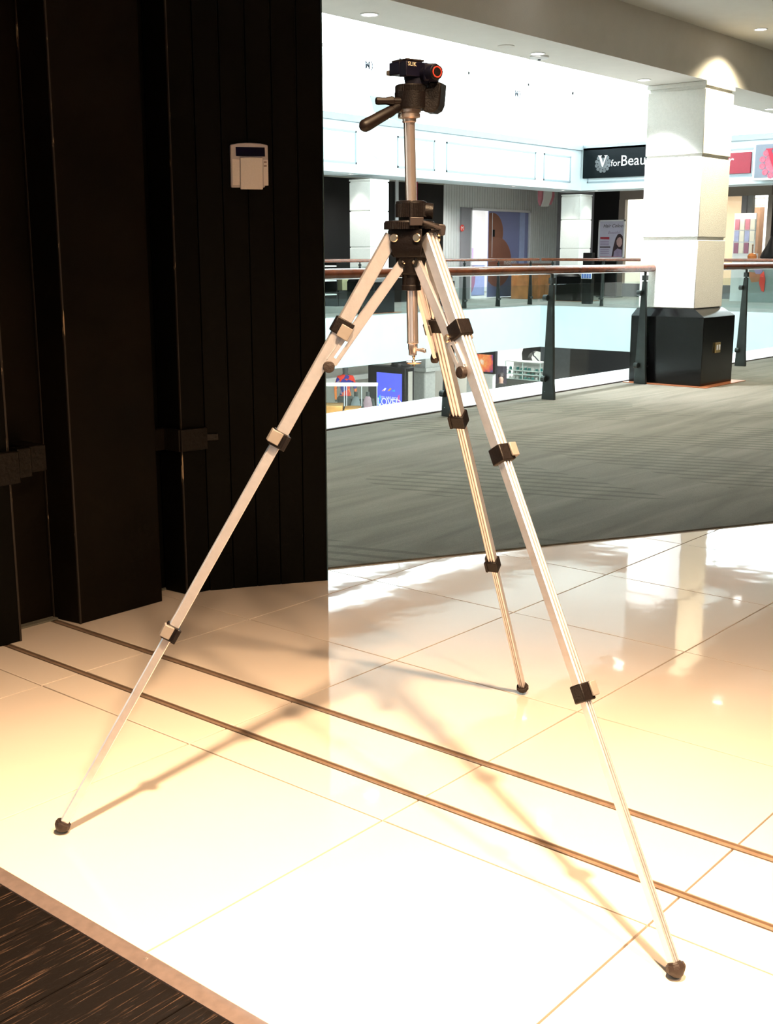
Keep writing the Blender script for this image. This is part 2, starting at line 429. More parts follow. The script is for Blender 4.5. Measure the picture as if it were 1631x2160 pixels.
# ------------------------------------------------------------------ the setting: ceilings and walls on the near side
def shell():
    MB().box(-4, -5, ZC, 34, 4.58, ZC + .2).build('ceiling', M['beige_ceil'])['kind'] = 'structure'
    b = struct_root('trim_5')
    MB().box(-4, 4.58, ZS, 23.2, 5.12, 3.62).build('beam', M['beige_ceil'], b)
    struct(MB().box(-4.2, -5.2, -4.6, -4, 28, 7.2).build('wall_behind', M['beige_ceil']))
    struct(MB().box(-4, -5.2, -.3, 34, -5, 3.1).build('wall_right', M['shop_brown']))
    struct(MB().box(34, -5.2, -.3, 34.2, 28, 3.2).build('wall_end', M['peach']))
    # the void's upper walls, clerestory glazing, roof with its long skylight
    for n, (fixed, horiz) in enumerate([(16.0, 'u'), (26.15, 'v'), (5.0, 'u')]):  # last one: unseen near clerestory, added to let daylight onto the far fascia
        wn = struct_root('window_%d' % (n + 1))
        lo, hi, st = (-4, 26.15, 2.35) if horiz == 'u' else (5.1, 16.0, 2.18)
        def bx(a0, a1, z0, z1, th, off=0.0):
            m = MB()
            return m.box(a0, fixed + off, z0, a1, fixed + off + th, z1) if horiz == 'u' else m.box(fixed + off, a0, z0, fixed + off + th, a1, z1)
        k = 0
        while lo + st * k < hi - .1:
            a0, a1 = lo + st * k, min(lo + st * (k + 1), hi)
            for z0, z1 in ((3.72, 4.95), (5.0, 6.2)):
                bx(a0 + .03, a1 - .03, z0, z1, .01, .02).build('glass_pane', M['glass_clear'], wn)
            bx(a1 - .025, a1 + .025, 3.66, 6.2, .05).build('mullion', M['white_frame'], wn)
            k += 1
        bx(lo, hi, 4.95, 5.0, .05).build('transom', M['white_frame'], wn)
        bx(lo, hi, 3.64, 3.72, .06).build('sill', M['white_frame'], wn)
        bx(lo, hi + .2, 6.2, 6.75, .25).build('head_beam', M['brown_steel'], wn)
    rf = struct_root('ceiling_roof')
    sk = (2.0, 23.0, 9.3, 10.8)
    m = MB(); m.box(-4.2, 4.9, 6.75, 26.6, sk[2], 6.95); m.box(-4.2, sk[3], 6.75, 26.6, 16.4, 6.95)
    m.box(-4.2, sk[2], 6.75, sk[0], sk[3], 6.95); m.box(sk[1], sk[2], 6.75, 26.6, sk[3], 6.95)
    m.build('roof_slab', M['white_paint'], rf)
    w3 = struct_root('window_4')
    for k in range(10):
        a0, a1 = sk[0] + 2.1 * k, sk[0] + 2.1 * (k + 1)
        for q in range(2):
            b0 = sk[2] + .75 * q
            MB().box(a0 + .03, b0 + .03, 6.86, a1 - .03, b0 + .72, 6.87).build('glass_pane', M['glass_clear'], w3)
        MB().box(a1 - .03, sk[2], 6.80, a1 + .03, sk[3], 6.9).build('glazing_bar', M['white_frame'], w3)
    MB().box(sk[0], 10.02, 6.80, sk[1], 10.08, 6.9).build('glazing_bar', M['white_frame'], w3)
M['peach'] = mat('warm_shop_wall', (0.85, 0.66, 0.50), 0.7, vary=0.03)
M['shop_brown'] = mat('brown_shop_wall', (0.34, 0.24, 0.17), 0.7, vary=0.05)
shell()

_lab = ['small bright downlight in the shop ceiling above the tripod', 'downlight in the ceiling before the beam, nearest the shop',
        'downlight in the ceiling before the beam, second from the shop', 'bright downlight in the ceiling at top right, beside the white pillar',
        'downlight in the ceiling just beyond the white pillar', 'farthest downlight in the ceiling before the beam']
for i, (u, v, z, p, col, tgt, sz) in enumerate(DOWN):
    soffit_lamp(u, v, z, _lab[i], p, col, tgt, sz)
for (p, tg, pw), lab in zip(SHOP, ('shop downlight over the entrance, to the right of the tripod', 'shop downlight above the timber floor')):
    soffit_lamp(p.x, p.y, ZC, lab, pw, WARM, tg, 84)
for u, v, lab in ((6.2, 2.9, 'added unseen fill light over the carpet, nearest the shop'), (9.2, 2.4, 'added unseen fill light over the carpet, between two others'), (12.4, 2.2, 'added unseen fill light over the carpet, farthest from the shop')):
    soffit_lamp(u, v, ZC, lab, 230, (1.0, .92, .80), Vector((u, v + .8, 0)), 105)  # out-of-view row added to brighten the carpet, pillar face and ceiling
for i, (u, lab) in enumerate([(5.717, 'leftmost downlight in the soffit over the balustrade'), (7.565, 'downlight in the soffit right of the tripod head, beside the detector plate'),
                              (9.236, 'downlight in the soffit touching the left face of the white pillar'), (11.85, 'downlight in the soffit right of the white pillar')]):
    soffit_lamp(u, 4.93 if i < 2 else 4.97, ZS, lab, 700 if i == 2 else 110, COOL, Vector((u + .12, 4.9, 0)), 84)
t = thing('smoke_detector', 'small flat round detector plate in the soffit right of the tripod head', 'detector', (7.68, 4.99, ZS))
MB().lathe((7.68, 4.99, ZS), (0, 0, -1), [(0, .07), (.012, .068), (.02, .05), (.022, .01)], 24).build('housing', M['lamp_rim'], t)
MB().lathe((7.68, 4.99, ZS - .022), (0, 0, -1), [(0, .012), (.006, .01)], 12).build('sensor', M['print_dark'], t)
t = thing('ceiling_speaker', 'flat pale disc flush in the soffit between two downlights', 'speaker', (7.163, 4.93, ZS))
MB().lathe((7.163, 4.93, ZS), (0, 0, -1), [(0, .06), (.003, .06), (.006, .055), (.007, .01)], 24).build('grille', M['beige_ceil'], t)

# ------------------------------------------------------------------ black folding shop doors on the left
def doors():
    H = ZC
    # door 1: leaf at far left
    d1 = struct_root('door_1')
    MB().box(.9, 3.0, .0006, 1.872, 3.045, H).build('door_leaf', M['black_paint'], d1, bev=.002)
    MB().box(1.868, 2.998, .0006, 1.8745, 3.01, 2.7).build('edge_strip', M['chipped'], d1)
    # recess between leaf 1 and leaf 2
    wl = struct_root('wall_left')
    MB().box(.6, 3.125, 0, 2.07, 3.25, H).build('recess_back', M['brown_black'], wl)
    MB().box(1.85, 3.045, 0, 1.872, 3.125, H).build('recess_return', M['black_paint'], wl)
    MB().box(2.07, 3.11, 0, 2.54, 3.25, H).build('back_board', M['black_paint'], wl)
    MB().box(.6, 3.25, 0, 2.60, 3.34, H).build('rear_lining', M['black_paint'], wl)
    MB().box(2.59, 3.0, 0, 2.645, 3.3, H).build('light_stop', M['black_paint'], wl)  # hidden filler added to block light leaking through the door seam
    # door 2: thick brown-black leaf
    d2 = struct_root('door_2')
    MB().hexa([(2.085, 3.0, .0006), (2.412, 3.0, .0006), (2.412, 3.09, .0006), (2.068, 3.118, .0006)],
              [(2.085, 3.0, H), (2.412, 3.0, H), (2.412, 3.09, H), (2.068, 3.118, H)]).build('door_leaf', M['brown_black'], d2, bev=.003)
    MB().box(2.0835, 2.9985, .0006, 2.089, 3.004, H).build('edge_strip', M['chipped'], d2)
    MB().box(2.0660, 3.112, .0006, 2.0705, 3.119, H).build('edge_strip', M['chipped'], d2)
    # door 3: frame stub and planked leaf turned towards the mall
    d3 = struct_root('door_3')
    MB().hexa([(2.515, 2.995, .0006), (2.60, 2.975, .0006), (2.62, 3.05, .0006), (2.508, 3.10, .0006)],
              [(2.515, 2.995, H), (2.60, 2.975, H), (2.62, 3.05, H), (2.508, 3.10, H)]).build('frame', M['black_paint'], d3, bev=.003)
    MB().box(2.5125, 2.9925, .0006, 2.517, 2.998, 2.2).build('edge_strip', M['chipped'], d3)
    a = Vector((2.602, 2.977, 0)); b = Vector((2.952, 2.752, 0)); d = (b - a).normalized(); n = Vector((d.y, -d.x, 0))
    if n.y > 0: n = -n
    L = (b - a).length; k = 5
    MB().prism([a - n * .045, b - n * .045, b - n * .012, a - n * .012], (0, 0, H)).build('door_core', M['black_paint'], d3)
    for i in range(k):
        p, q = a + d * (L * i / k + .0008), a + d * (L * (i + 1) / k - .0008)
        MB().prism([Vector((*v.xy, .0006)) for v in (p - n * .012, q - n * .012, q, p)], (0, 0, H - .0006)).build('plank', M['black_paint'], d3, bev=.0018, seg=1)
    MB().prism([Vector((*v.xy, .0006)) for v in (b - n * .047, b + d * .0035 - n * .047, b + d * .0035 + n * .001, b + n * .001)], (0, 0, H - .0006)).build('edge_strip', M['edge_pale'], d3)
    # rebate line and kick block at the foot of the frame
    MB().prism([Vector((*v.xy, .0006)) for v in (a + n * .0, a + d * .075, a + d * .075 + n * .004, a + n * .004)], (0, 0, .125)).build('kick_block', M['black_paint'], d3, bev=.001, seg=1)
    # iron catches
    t = thing('door_catch', 'black iron catch bridging the recess beside the leftmost door leaf', 'latch', (1.9, 2.99, .5))
    z0, z1 = on(50, 1016, 'y', 2.99).z, on(50, 948, 'y', 2.99).z
    MB().box(1.70, 2.975, z0, 1.893, 2.999, z1).build('plate', M['iron'], t, bev=.003)
    MB().box(1.893, 2.985, z0 + .012, 1.94, 3.03, z1 + .004).build('knuckle', M['iron'], t, bev=.003)
    MB().box(1.94, 3.0, z0 + .02, 2.0, 3.12, z1 + .004).build('keeper', M['iron'], t, bev=.003)
    for uu in (1.73, 1.80): MB().lathe((uu, 2.975, (z0 + z1) / 2), (0, -1, 0), [(0, .006), (.002, .005), (.003, .002)], 12).build('screw', M['rubber'], t)
    t = thing('door_catch', 'black iron catch with a small bolt tongue beside the keypad door', 'latch', (2.52, 2.98, .5))
    z0, z1 = on(400, 951, 'y', 2.98).z, on(400, 905, 'y', 2.98).z
    MB().box(2.42, 3.06, z0, 2.512, 3.085, z1).build('keeper', M['iron'], t, bev=.002)
    MB().box(2.496, 2.985, z0, 2.514, 3.07, z1).build('angle', M['iron'], t, bev=.002)
    e = Vector((2.602, 2.977, 0)); 
    MB().prism([(2.503, 2.986, z0), (2.503, 2.980, z0), (2.600, 2.962, z0), (2.603, 2.974, z0)], (0, 0, z1 - z0)).build('plate', M['iron'], t, bev=.0015)
    q = e + d * .022
    MB().obox(Vector((q.x, q.y, (z0 + z1) / 2 + .002)) + n * .006, d * .022, n * .006, Vector((0, 0, .011))).build('bolt', M['iron'], t, bev=.002)
    # keypad on the planked leaf
    def face(px, py, off):
        # sight line against the leaf's plane
        dr = ray(px, py); o = Vector((0, 0, CAM_H)); aa = a + n * off
        return o + dr * ((aa - o).dot(n) / dr.dot(n))
    base = face(524, 351, 0)
    t = thing('alarm_keypad', 'small cream alarm keypad with dark blue display on the black door', 'keypad', base)
    def poly(pts, off): return [face(x, y, 0) + n * off for x, y in pts]
    MB().prism(poly([(484, 306), (500, 303), (524, 302), (548, 303.5), (563, 307), (564.5, 392), (557, 392), (557, 396), (487, 396), (486, 390)], 0), n * .018).build('housing', M['keypad'], t, bev=.003)
    MB().prism(poly([(495, 311), (556, 312), (556.5, 331), (496, 330)], .018), n * .0012).build('display', M['lcd'], t)
    MB().prism(poly([(504, 334), (524, 332.5), (551, 334.5), (551.5, 400.5), (505, 400)], .018), n * .009).build('flap', M['keypad_lid'], t, bev=.002)
    MB().prism(poly([(488, 336), (503.5, 338), (504, 391), (489, 391)], .018), n * .002).build('side_panel', M['keypad_lid'], t)
    MB().prism(poly([(552.5, 338), (563, 338), (563.8, 392), (554, 392)], .018), n * .002).build('side_panel', M['keypad_lid'], t)
    for yy in (343, 351): MB().prism(poly([(554, yy - 1.5), (560, yy - 1.5), (560, yy + 1.7), (554, yy + 1.7)], .020), n * .0012).build('button', M['grey_btn'], t, bev=.0005)
M['edge_pale'] = mat('pale_aluminium_edge', (0.055, 0.10, 0.115), 0.3, metal=0.0, vary=0.1, vscale=20)
M['grey_btn'] = mat('grey_button', (0.28, 0.2, 0.18), 0.5, vary=0.05)
doors()

# ------------------------------------------------------------------ white pillars
def pillar():
    t = thing('pillar', 'large white textured pillar on a black base behind the near balustrade end', 'pillar', (9.87, 4.86, 0))
    x0, x1, y0, y1 = 9.595, 10.145, 4.585, 5.12
    cuts = [.66, 1.262, 1.945, 2.492]
    for a_, b_ in zip(cuts[:-1], cuts[1:]):
        MB().box(x0, y0, a_ + .012, x1, y1, b_ - .012).build('shaft_block', M['white_text'], t, bev=.006)
    MB().box(x0 + .014, y0 + .014, .6, x1 - .014, y1 - .014, ZS).build('shaft_core', M['white_text'], t)
    MB().box(x0 - .006, y0 - .006, cuts[-1] + .012, x1 + .006, y1 + .006, ZS - .001).build('capital_band', M['white_text'], t, bev=.004)
    bx0, bx1, by0, by1 = 9.555, 10.185, 4.47, 5.165
    c = .07
    ring = [(bx0 + c, by0), (bx1 - c, by0), (bx1, by0 + c), (bx1, by1 - c), (bx1 - c, by1), (bx0 + c, by1), (bx0, by1 - c), (bx0, by0 + c)]
    ring = [(bx0, by0), (bx1, by0), (bx1, by1), (bx0, by1)]
    MB().prism([(x, y, .012) for x, y in ring], (0, 0, .588)).build('base', M['black_gran'], t, bev=.004)
    MB().hexa([(bx0, by0, .60), (bx1, by0, .60), (bx1, by1, .60), (bx0, by1, .60)],
              [(x0 - .006, y0 - .006, .668), (x1 + .006, y0 - .006, .668), (x1 + .006, y1 + .006, .668), (x0 - .006, y1 + .006, .668)]).build('base_cap', M['black_gran'], t)
    MB().box(bx0 - .07, by0 - .085, .006, bx1 + .12, by1 + .02, .0115).build('floor_plate', M['copper'], t)
    return t
PIL = pillar()
dup(PIL, (17.91, 15.475, 0), 0, 'white pillar across the void, left, behind the tripod legs')
dup(PIL, (25.63, 15.475, 0), 0, 'white pillar at the inner corner across the void')
o = on(1512, 733, 'y', 4.47)
t = thing('power_outlet', 'small brass double outlet on the black base of the near pillar', 'outlet', o)
MB().box(o.x - .05, 4.455, o.z - .045, o.x + .05, 4.4695, o.z + .045).build('faceplate', M['brass'], t, bev=.003)
for dx in (-.022, .022): MB().box(o.x + dx - .014, 4.4515, o.z - .02, o.x + dx + .014, 4.4555, o.z + .025).build('socket', M['lamp_rim'], t, bev=.001)

# ------------------------------------------------------------------ glass balustrades
def one_post(t, x, y, dirv, out):
    """tapered blade post; dirv runs along the rail, out points away from the void"""
    d, n = Vector((*dirv, 0)), Vector((*out, 0)); p = Vector((x, y, 0)); q = Vector((0, 0, 1))
    prof = [(.055, .006), (.055, .03), (.045, .14), (.022, .74), (.020, .90), (-.020, .90), (-.030, .74), (-.055, .14), (-.060, .03), (-.060, .006)]
    po = MB().prism([p + n * a_ + q * b_ - d * .014 for a_, b_ in prof], d * .028).build('post', M['post'], t, bev=.003)
    m = MB(); m.cyl(p + q * .89, p + q * .985, .012, n=12); m.obox(p + q * .93, d * .02, n * .02, q * .022)
    m.build('rail_stem', M['post'], po)
    for z in (.17, .80):
        m = MB()
        m.cyl(p + q * z - n * .05 - d * .035, p + q * z - n * .012 - d * .035, .024, n=16)
        m.cyl(p + q * z - n * .05 + d * .035, p + q * z - n * .012 + d * .035, .024, n=16)
        m.obox(p + q * z - n * .03, d * .035, n * .008, q * .018)
        m.build('glass_clamp', M['post'], po, bev=.002)
def railing(name_label, a, b, posts, out, glass_ext=(0, 0)):
    a, b = Vector((*a, 0)), Vector((*b, 0)); d = (b - a).normalized(); n = Vector((*out, 0)); q = Vector((0, 0, 1))
    t = thing('glass_balustrade', name_label, 'railing', (a + b) / 2)
    L = (b - a).length
    MB().lathe(a + q * 1.012, d, [(0, .02), (.012, .033), (L - .012, .033), (L, .02)], 20).build('handrail', M['wood_rail'], t)
    for s_ in posts: one_post(t, *(a + d * s_).xy, d.xy, n.xy)
    ss = [glass_ext[0]] + [s_ for s_ in posts] + [L - glass_ext[1]]
    for s0, s1 in zip(ss[:-1], ss[1:]):
        if s1 - s0 < .06: continue
        p0, p1 = a + d * (s0 + .008) - n * .03, a + d * (s1 - .008) - n * .03
        r = .03; pts = []
        for (cx, cz, a0) in ((s0 + .008 + r, .06 + r, 180), (s1 - .008 - r, .06 + r, 270), (s1 - .008 - r, .90 - r, 0), (s0 + .008 + r, .90 - r, 90)):
            for k in range(5):
                th = R(a0 + 90 * k / 4); pts.append(a + d * (cx + r * math.cos(th)) - n * .036 + q * (cz + r * math.sin(th)))
        MB().prism(pts, n * .010).build('glass_pane', M['glass'], t)
    return t
railing('near glass balustrade with round wooden handrail left of the white pillar', (2.6, 5.0), (9.64, 5.0), [.1, 1.35, 2.6, 4.05, 5.36, 6.87], (0, -1))
railing('near glass balustrade continuing right of the white pillar', (10.15, 5.03), (22.9, 5.03), [1.52, 3.02, 4.52, 6.0, 7.5, 9, 10.5, 12], (0, -1))
railing('far glass balustrade across the void, short piece behind the left tripod leg', (9.4, 15.05), (17.55, 15.05), [.9, 2.25, 3.6, 5.0, 6.35, 7.75], (0, 1))
railing('far glass balustrade across the void between the two white pillars', (18.35, 15.05), (23.36, 15.05), [.85, 2.15, 3.4, 4.68], (0, 1), (0, .05))
railing('far glass balustrade on the right side of the void, below the shop signs', (23.4, 15.0), (23.4, 5.1), [.3, 1.6, 2.93, 4.26, 5.59, 6.92, 8.25], (1, 0))

# ------------------------------------------------------------------ the far side of the void
def frame_rect(parent, axis, val, p0, p1, z0, z1, wd, mt, name='moulding', out=.012):
    """raised rectangular moulding on a plane y=val or x=val (facing the camera side)"""
    m = MB()
    def b(a0, a1, zz0, zz1):
        m.box(a0, val - out, zz0, a1, val, zz1) if axis == 'y' else m.box(val - out, a0, zz0, val, a1, zz1)
    b(p0, p1, z0, z0 + wd); b(p0, p1, z1 - wd, z1); b(p0, p0 + wd, z0, z1); b(p1 - wd, p1, z0, z1)
    return m.build(name, mt, parent)
def far_setting():
    sl = struct_root('floor_far')
    MB().prism([(-4, 14.8, -.94), (23.1, 14.8, -.94), (23.1, 5.2, -.94), (34, 5.2, -.94), (34, 28, -.94), (-4, 28, -.94)], (0, 0, .93)).build('slab_fascia', M['pale_blue'], sl)
    MB().prism([(-4, 14.86, -.01), (23.16, 14.86, -.01), (23.16, 5.2, -.01), (34, 5.2, -.01), (34, 28, -.01), (-4, 28, -.01)], (0, 0, .012)).build('walkway_carpet', M['carpet_far'], sl)
    b = struct_root('trim_6')
    Z0, Z1 = 2.62, 3.65
    MB().box(-4, VB, Z0, UB, VB + .8, Z1 - .12).build('bulkhead', M['pale_blue'], b)
    MB().box(-4, VB - .07, Z1 - .12, UB - .07, VB + .8, Z1).build('cornice', M['cornice_shade'], b)
    za, zb = on(1130, 379, 'y', VB).z, on(1130, 321, 'y', VB).z
    U = lambda px: on(px, 350, 'y', VB).x
    for a0, a1 in ((640, 752), (838, 917), (941, 1130), (1147, 1204)):
        frame_rect(b, 'y', VB, U(a0), U(a1), za, zb, .035, M['moulding'])
    c = on(797, 312, 'y', VB)
    MB().lathe((c.x, VB, c.z), (0, -1, 0), [(0, .20), (.02, .19), (.02, .165), (.004, .155), (.004, .05), (.015, .04), (.015, .001)], 32).build('roundel', M['pale_blue'], b)
    b = struct_root('trim_7')
    MB().box(UB, 4.0, Z0, UB + .8, VB + .8, Z1 - .12).build('bulkhead', M['pale_blue'], b)
    MB().box(UB - .07, 4.0, Z1 - .12, UB + .8, VB + .8, Z1).build('cornice', M['cornice_shade'], b)
    V = lambda px: on(px, 350, 'x', UB).y
    frame_rect(b, 'x', UB, V(1420), V(1240), za, zb, .035, M['moulding'])
    frame_rect(b, 'x', UB, V(1592), V(1428), za, zb, .035, M['moulding'])
    # ceilings over the far walkways
    struct(MB().box(-4, VB + .8, 2.93, 34, 28, 3.64).build('ceiling_far', M['beige_ceil']))
    struct(MB().box(UB + .8, -5, 2.93, 34, VB + .8, 3.64).build('ceiling_far_right', M['beige_ceil']))
M['cornice_shade'] = mat('cornice_shade_grey', (0.36, 0.42, 0.45), 0.7, vary=0.03)  # greyed below the bulkhead colour to stand for shading along the cornice
M['moulding'] = mat('moulding_paint', (0.36, 0.44, 0.49), 0.7, vary=0.03)
far_setting()

def text(s, origin, xdir, zdir, size, mt, parent, name='lettering', align='LEFT', depth=.001, spacing=1.0, shear=0.0, bold=0.0):
    cu = bpy.data.curves.new(name, 'FONT'); cu.body = s; cu.size = size; cu.extrude = depth; cu.align_x = align
    cu.space_character = spacing; cu.shear = shear; cu.resolution_u = 3; cu.offset = bold
    tmp = bpy.data.objects.new(name, cu); COL.objects.link(tmp)
    me = bpy.data.meshes.new_from_object(tmp, depsgraph=bpy.context.evaluated_depsgraph_get())
    bpy.data.objects.remove(tmp); bpy.data.curves.remove(cu)
    xd, zd = Vector(xdir).normalized(), Vector(zdir).normalized(); nd = xd.cross(zd)
    A = Matrix((xd, zd, nd)).transposed().to_4x4(); A.translation = Vector(origin)
    me.transform(MW[parent_root(parent).name].inverted() @ A)
    me.materials.clear(); me.materials.append(mt)
    o = bpy.data.objects.new(name, me); COL.objects.link(o); o.parent = parent; return o

SV = Vector((0, -1, 0))    # reading direction on planes x=const seen from the void (rightwards)
SU = Vector((1, 0, 0))     # reading direction on planes y=const
UP = Vector((0, 0, 1))
def serif_v(c, xd, h, mt, parent, n):
    """serif capital V drawn as a solid; c = centre"""
    P = [(-.50, .5), (-.12, .5), (-.12, .45), (-.20, .43), (.06, -.22), (.27, .43), (.17, .45), (.17, .5), (.50, .5), (.50, .45), (.40, .43), (.04, -.5), (-.02, -.5), (-.40, .43), (-.50, .45)]
    return MB().prism([c + xd * (x * h * .95) + UP * (y * h) + n * .012 for x, y in P], n * .012).build('letter', mt, parent, smooth=False)
def emblem(c, xd, r, parent, mt, mv, n):
    for k in range(12):
        a_ = math.radians(30 * k + 15)
        if 60 < 30 * k + 15 < 120: continue
        p = c + xd * (math.cos(a_) * r * .82) + UP * (math.sin(a_) * r * .82 - r * .12)
        MB().lathe(p, n, [(0, r * .2), (.008, r * .2), (.008, r * .11), (.003, r * .1), (.003, r * .001)], 12).build('petal', mt, parent)
    MB().lathe(c - UP * r * .12, n, [(0, r * .62), (.006, r * .62), (.006, r * .52), (.002, r * .5), (.002, .001)], 24).build('wreath', mt, parent)
    serif_v(c + UP * r * .12, xd, r * 1.25, mv, parent, n)

def signs():
    V = lambda px: on(px, 350, 'x', UB).y
    n = Vector((-1, 0, 0))
    z0, z1 = on(1300, 374, 'x', UB).z, on(1300, 309, 'x', UB).z
    t = thing('shop_sign', 'black shop sign board with white lettering and emblem on the right bulkhead', 'sign', (UB, V(1330), z0))
    MB().box(UB - .07, V(1432), z0, UB - .012, V(1233), z1).build('board', M['sign_black'], t, bev=.006)
    c = on(1272, 345, 'x', UB - .075); emblem(Vector((UB - .072, c.y, (z0 + z1) / 2)), SV, .21, t, M['emblem_grey'], M['print_white'], n)
    text('for', (UB - .075, V(1292), z0 + .25), SV, UP, .21, M['print_white'], t)
    text('Beauty', (UB - .075, V(1312), z0 + .25), SV, UP, .335, M['print_white'], t)
    z0, z1 = on(1565, 366, 'x', UB).z, on(1565, 322, 'x', UB).z
    t = thing('shop_sign', 'dark red shop sign board right of the near white pillar', 'sign', (UB, V(1540), z0))
    MB().box(UB - .07, V(1586), z0, UB - .012, V(1436), z1).build('board', M['sign_red'], t, bev=.006)
    text('Hair', (UB - .075, V(1551), z0 + .16), SV, UP, .36, M['print_white'], t, align='RIGHT')
    X = UB - .30
    V = lambda px: on(px, 350, 'x', X).y
    z0, z1 = on(1600, 381, 'x', X).z, on(1600, 299, 'x', X).z
    t = thing('box_sign', 'white framed grey box sign with a red letter emblem at right edge', 'sign', (X, V(1630), z0))
    MB().box(X, V(1684), z0, X + .22, V(1588), z1).build('case', M['white_frame'], t, bev=.01)
    MB().box(X - .012, V(1679), z0 + .06, X + .001, V(1593), z1 - .06).build('panel', M['sign_grey'], t)
    MB().box(X + .2, V(1650), z0 + .1, UB - .01, V(1620), z1 - .1).build('bracket', M['white_frame'], t)
    emblem(Vector((X - .014, V(1634), (z0 + z1) / 2)), SV, .33, t, M['sign_pink'], M['sign_redbright'], n)
    # marks on the clerestory glass
    wn = bpy.data.objects['window_1']
    for px, py in ((776, 138), (1090, 198)):
        c = on(px, py, 'y', 15.98)
        text('M', c + Vector((-.09, -.01, -.06)), SU, UP, .19, M['print_dark'], wn, bold=.008)
        m = MB(); pts = [c + Vector((.02 + .11 * math.cos(a_), -.01, .0 + .11 * math.sin(a_))) for a_ in [math.radians(-50 + 10 * k) for k in range(11)]]
        m.tube(pts, .010, 6).build('arc', M['print_dark'], wn)
    p = [on(x, y, 'y', 15.95) for x, y in ((781, 201), (845, 214), (848, 256), (826, 251), (790, 236))]
    MB().prism(p, (0, .02, 0)).build('sheet', M['pane_grey'], wn)
    # conduits at the inner corner of the clerestory
    t = thing('conduit', 'pair of thin grey conduits in the upper corner beyond the void', 'pipe', on(1192, 215, 'y', 15.9))
    for dx in (0, .07):
        q1 = on(1193, 213, 'y', 15.95) + Vector((dx, 0, 0)); q0 = on(1184, 143, 'y', 15.95) + Vector((dx, 0, 0)); q0 = q1 + (q0 - q1) * ((6.75 - q1.z) / (q0.z - q1.z))
        MB().tube([q0, q1], .014, 8).build('pipe', M['pipe'], t)
    q = on(1192, 213, 'y', 15.95); MB().box(q.x - .07, 15.92, q.z - .05, q.x + .13, 15.999, q.z + .0).build('bracket', M['pipe'], t)
M['sign_black'] = mat('black_sign_board', (0.002, 0.005, 0.007), 0.5, spec=0.15, vary=0.1)
M['sign_red'] = mat('crimson_sign_board', (0.36, 0.022, 0.045), 0.4, vary=0.05)
M['emblem_grey'] = mat('grey_emblem_print', (0.16, 0.17, 0.18), 0.5, vary=0.3, vscale=20)
M['sign_grey'] = mat('slate_sign_panel', (0.20, 0.22, 0.27), 0.4, vary=0.05)
M['sign_pink'] = mat('pink_emblem', (0.55, 0.12, 0.18), 0.5, vary=0.2, vscale=30)
M['sign_redbright'] = mat('red_letter', (0.50, 0.01, 0.04), 0.4, vary=0.05)
M['pane_grey'] = mat('grey_green_sheet', (0.30, 0.36, 0.35), 0.6, vary=0.05)
signs()

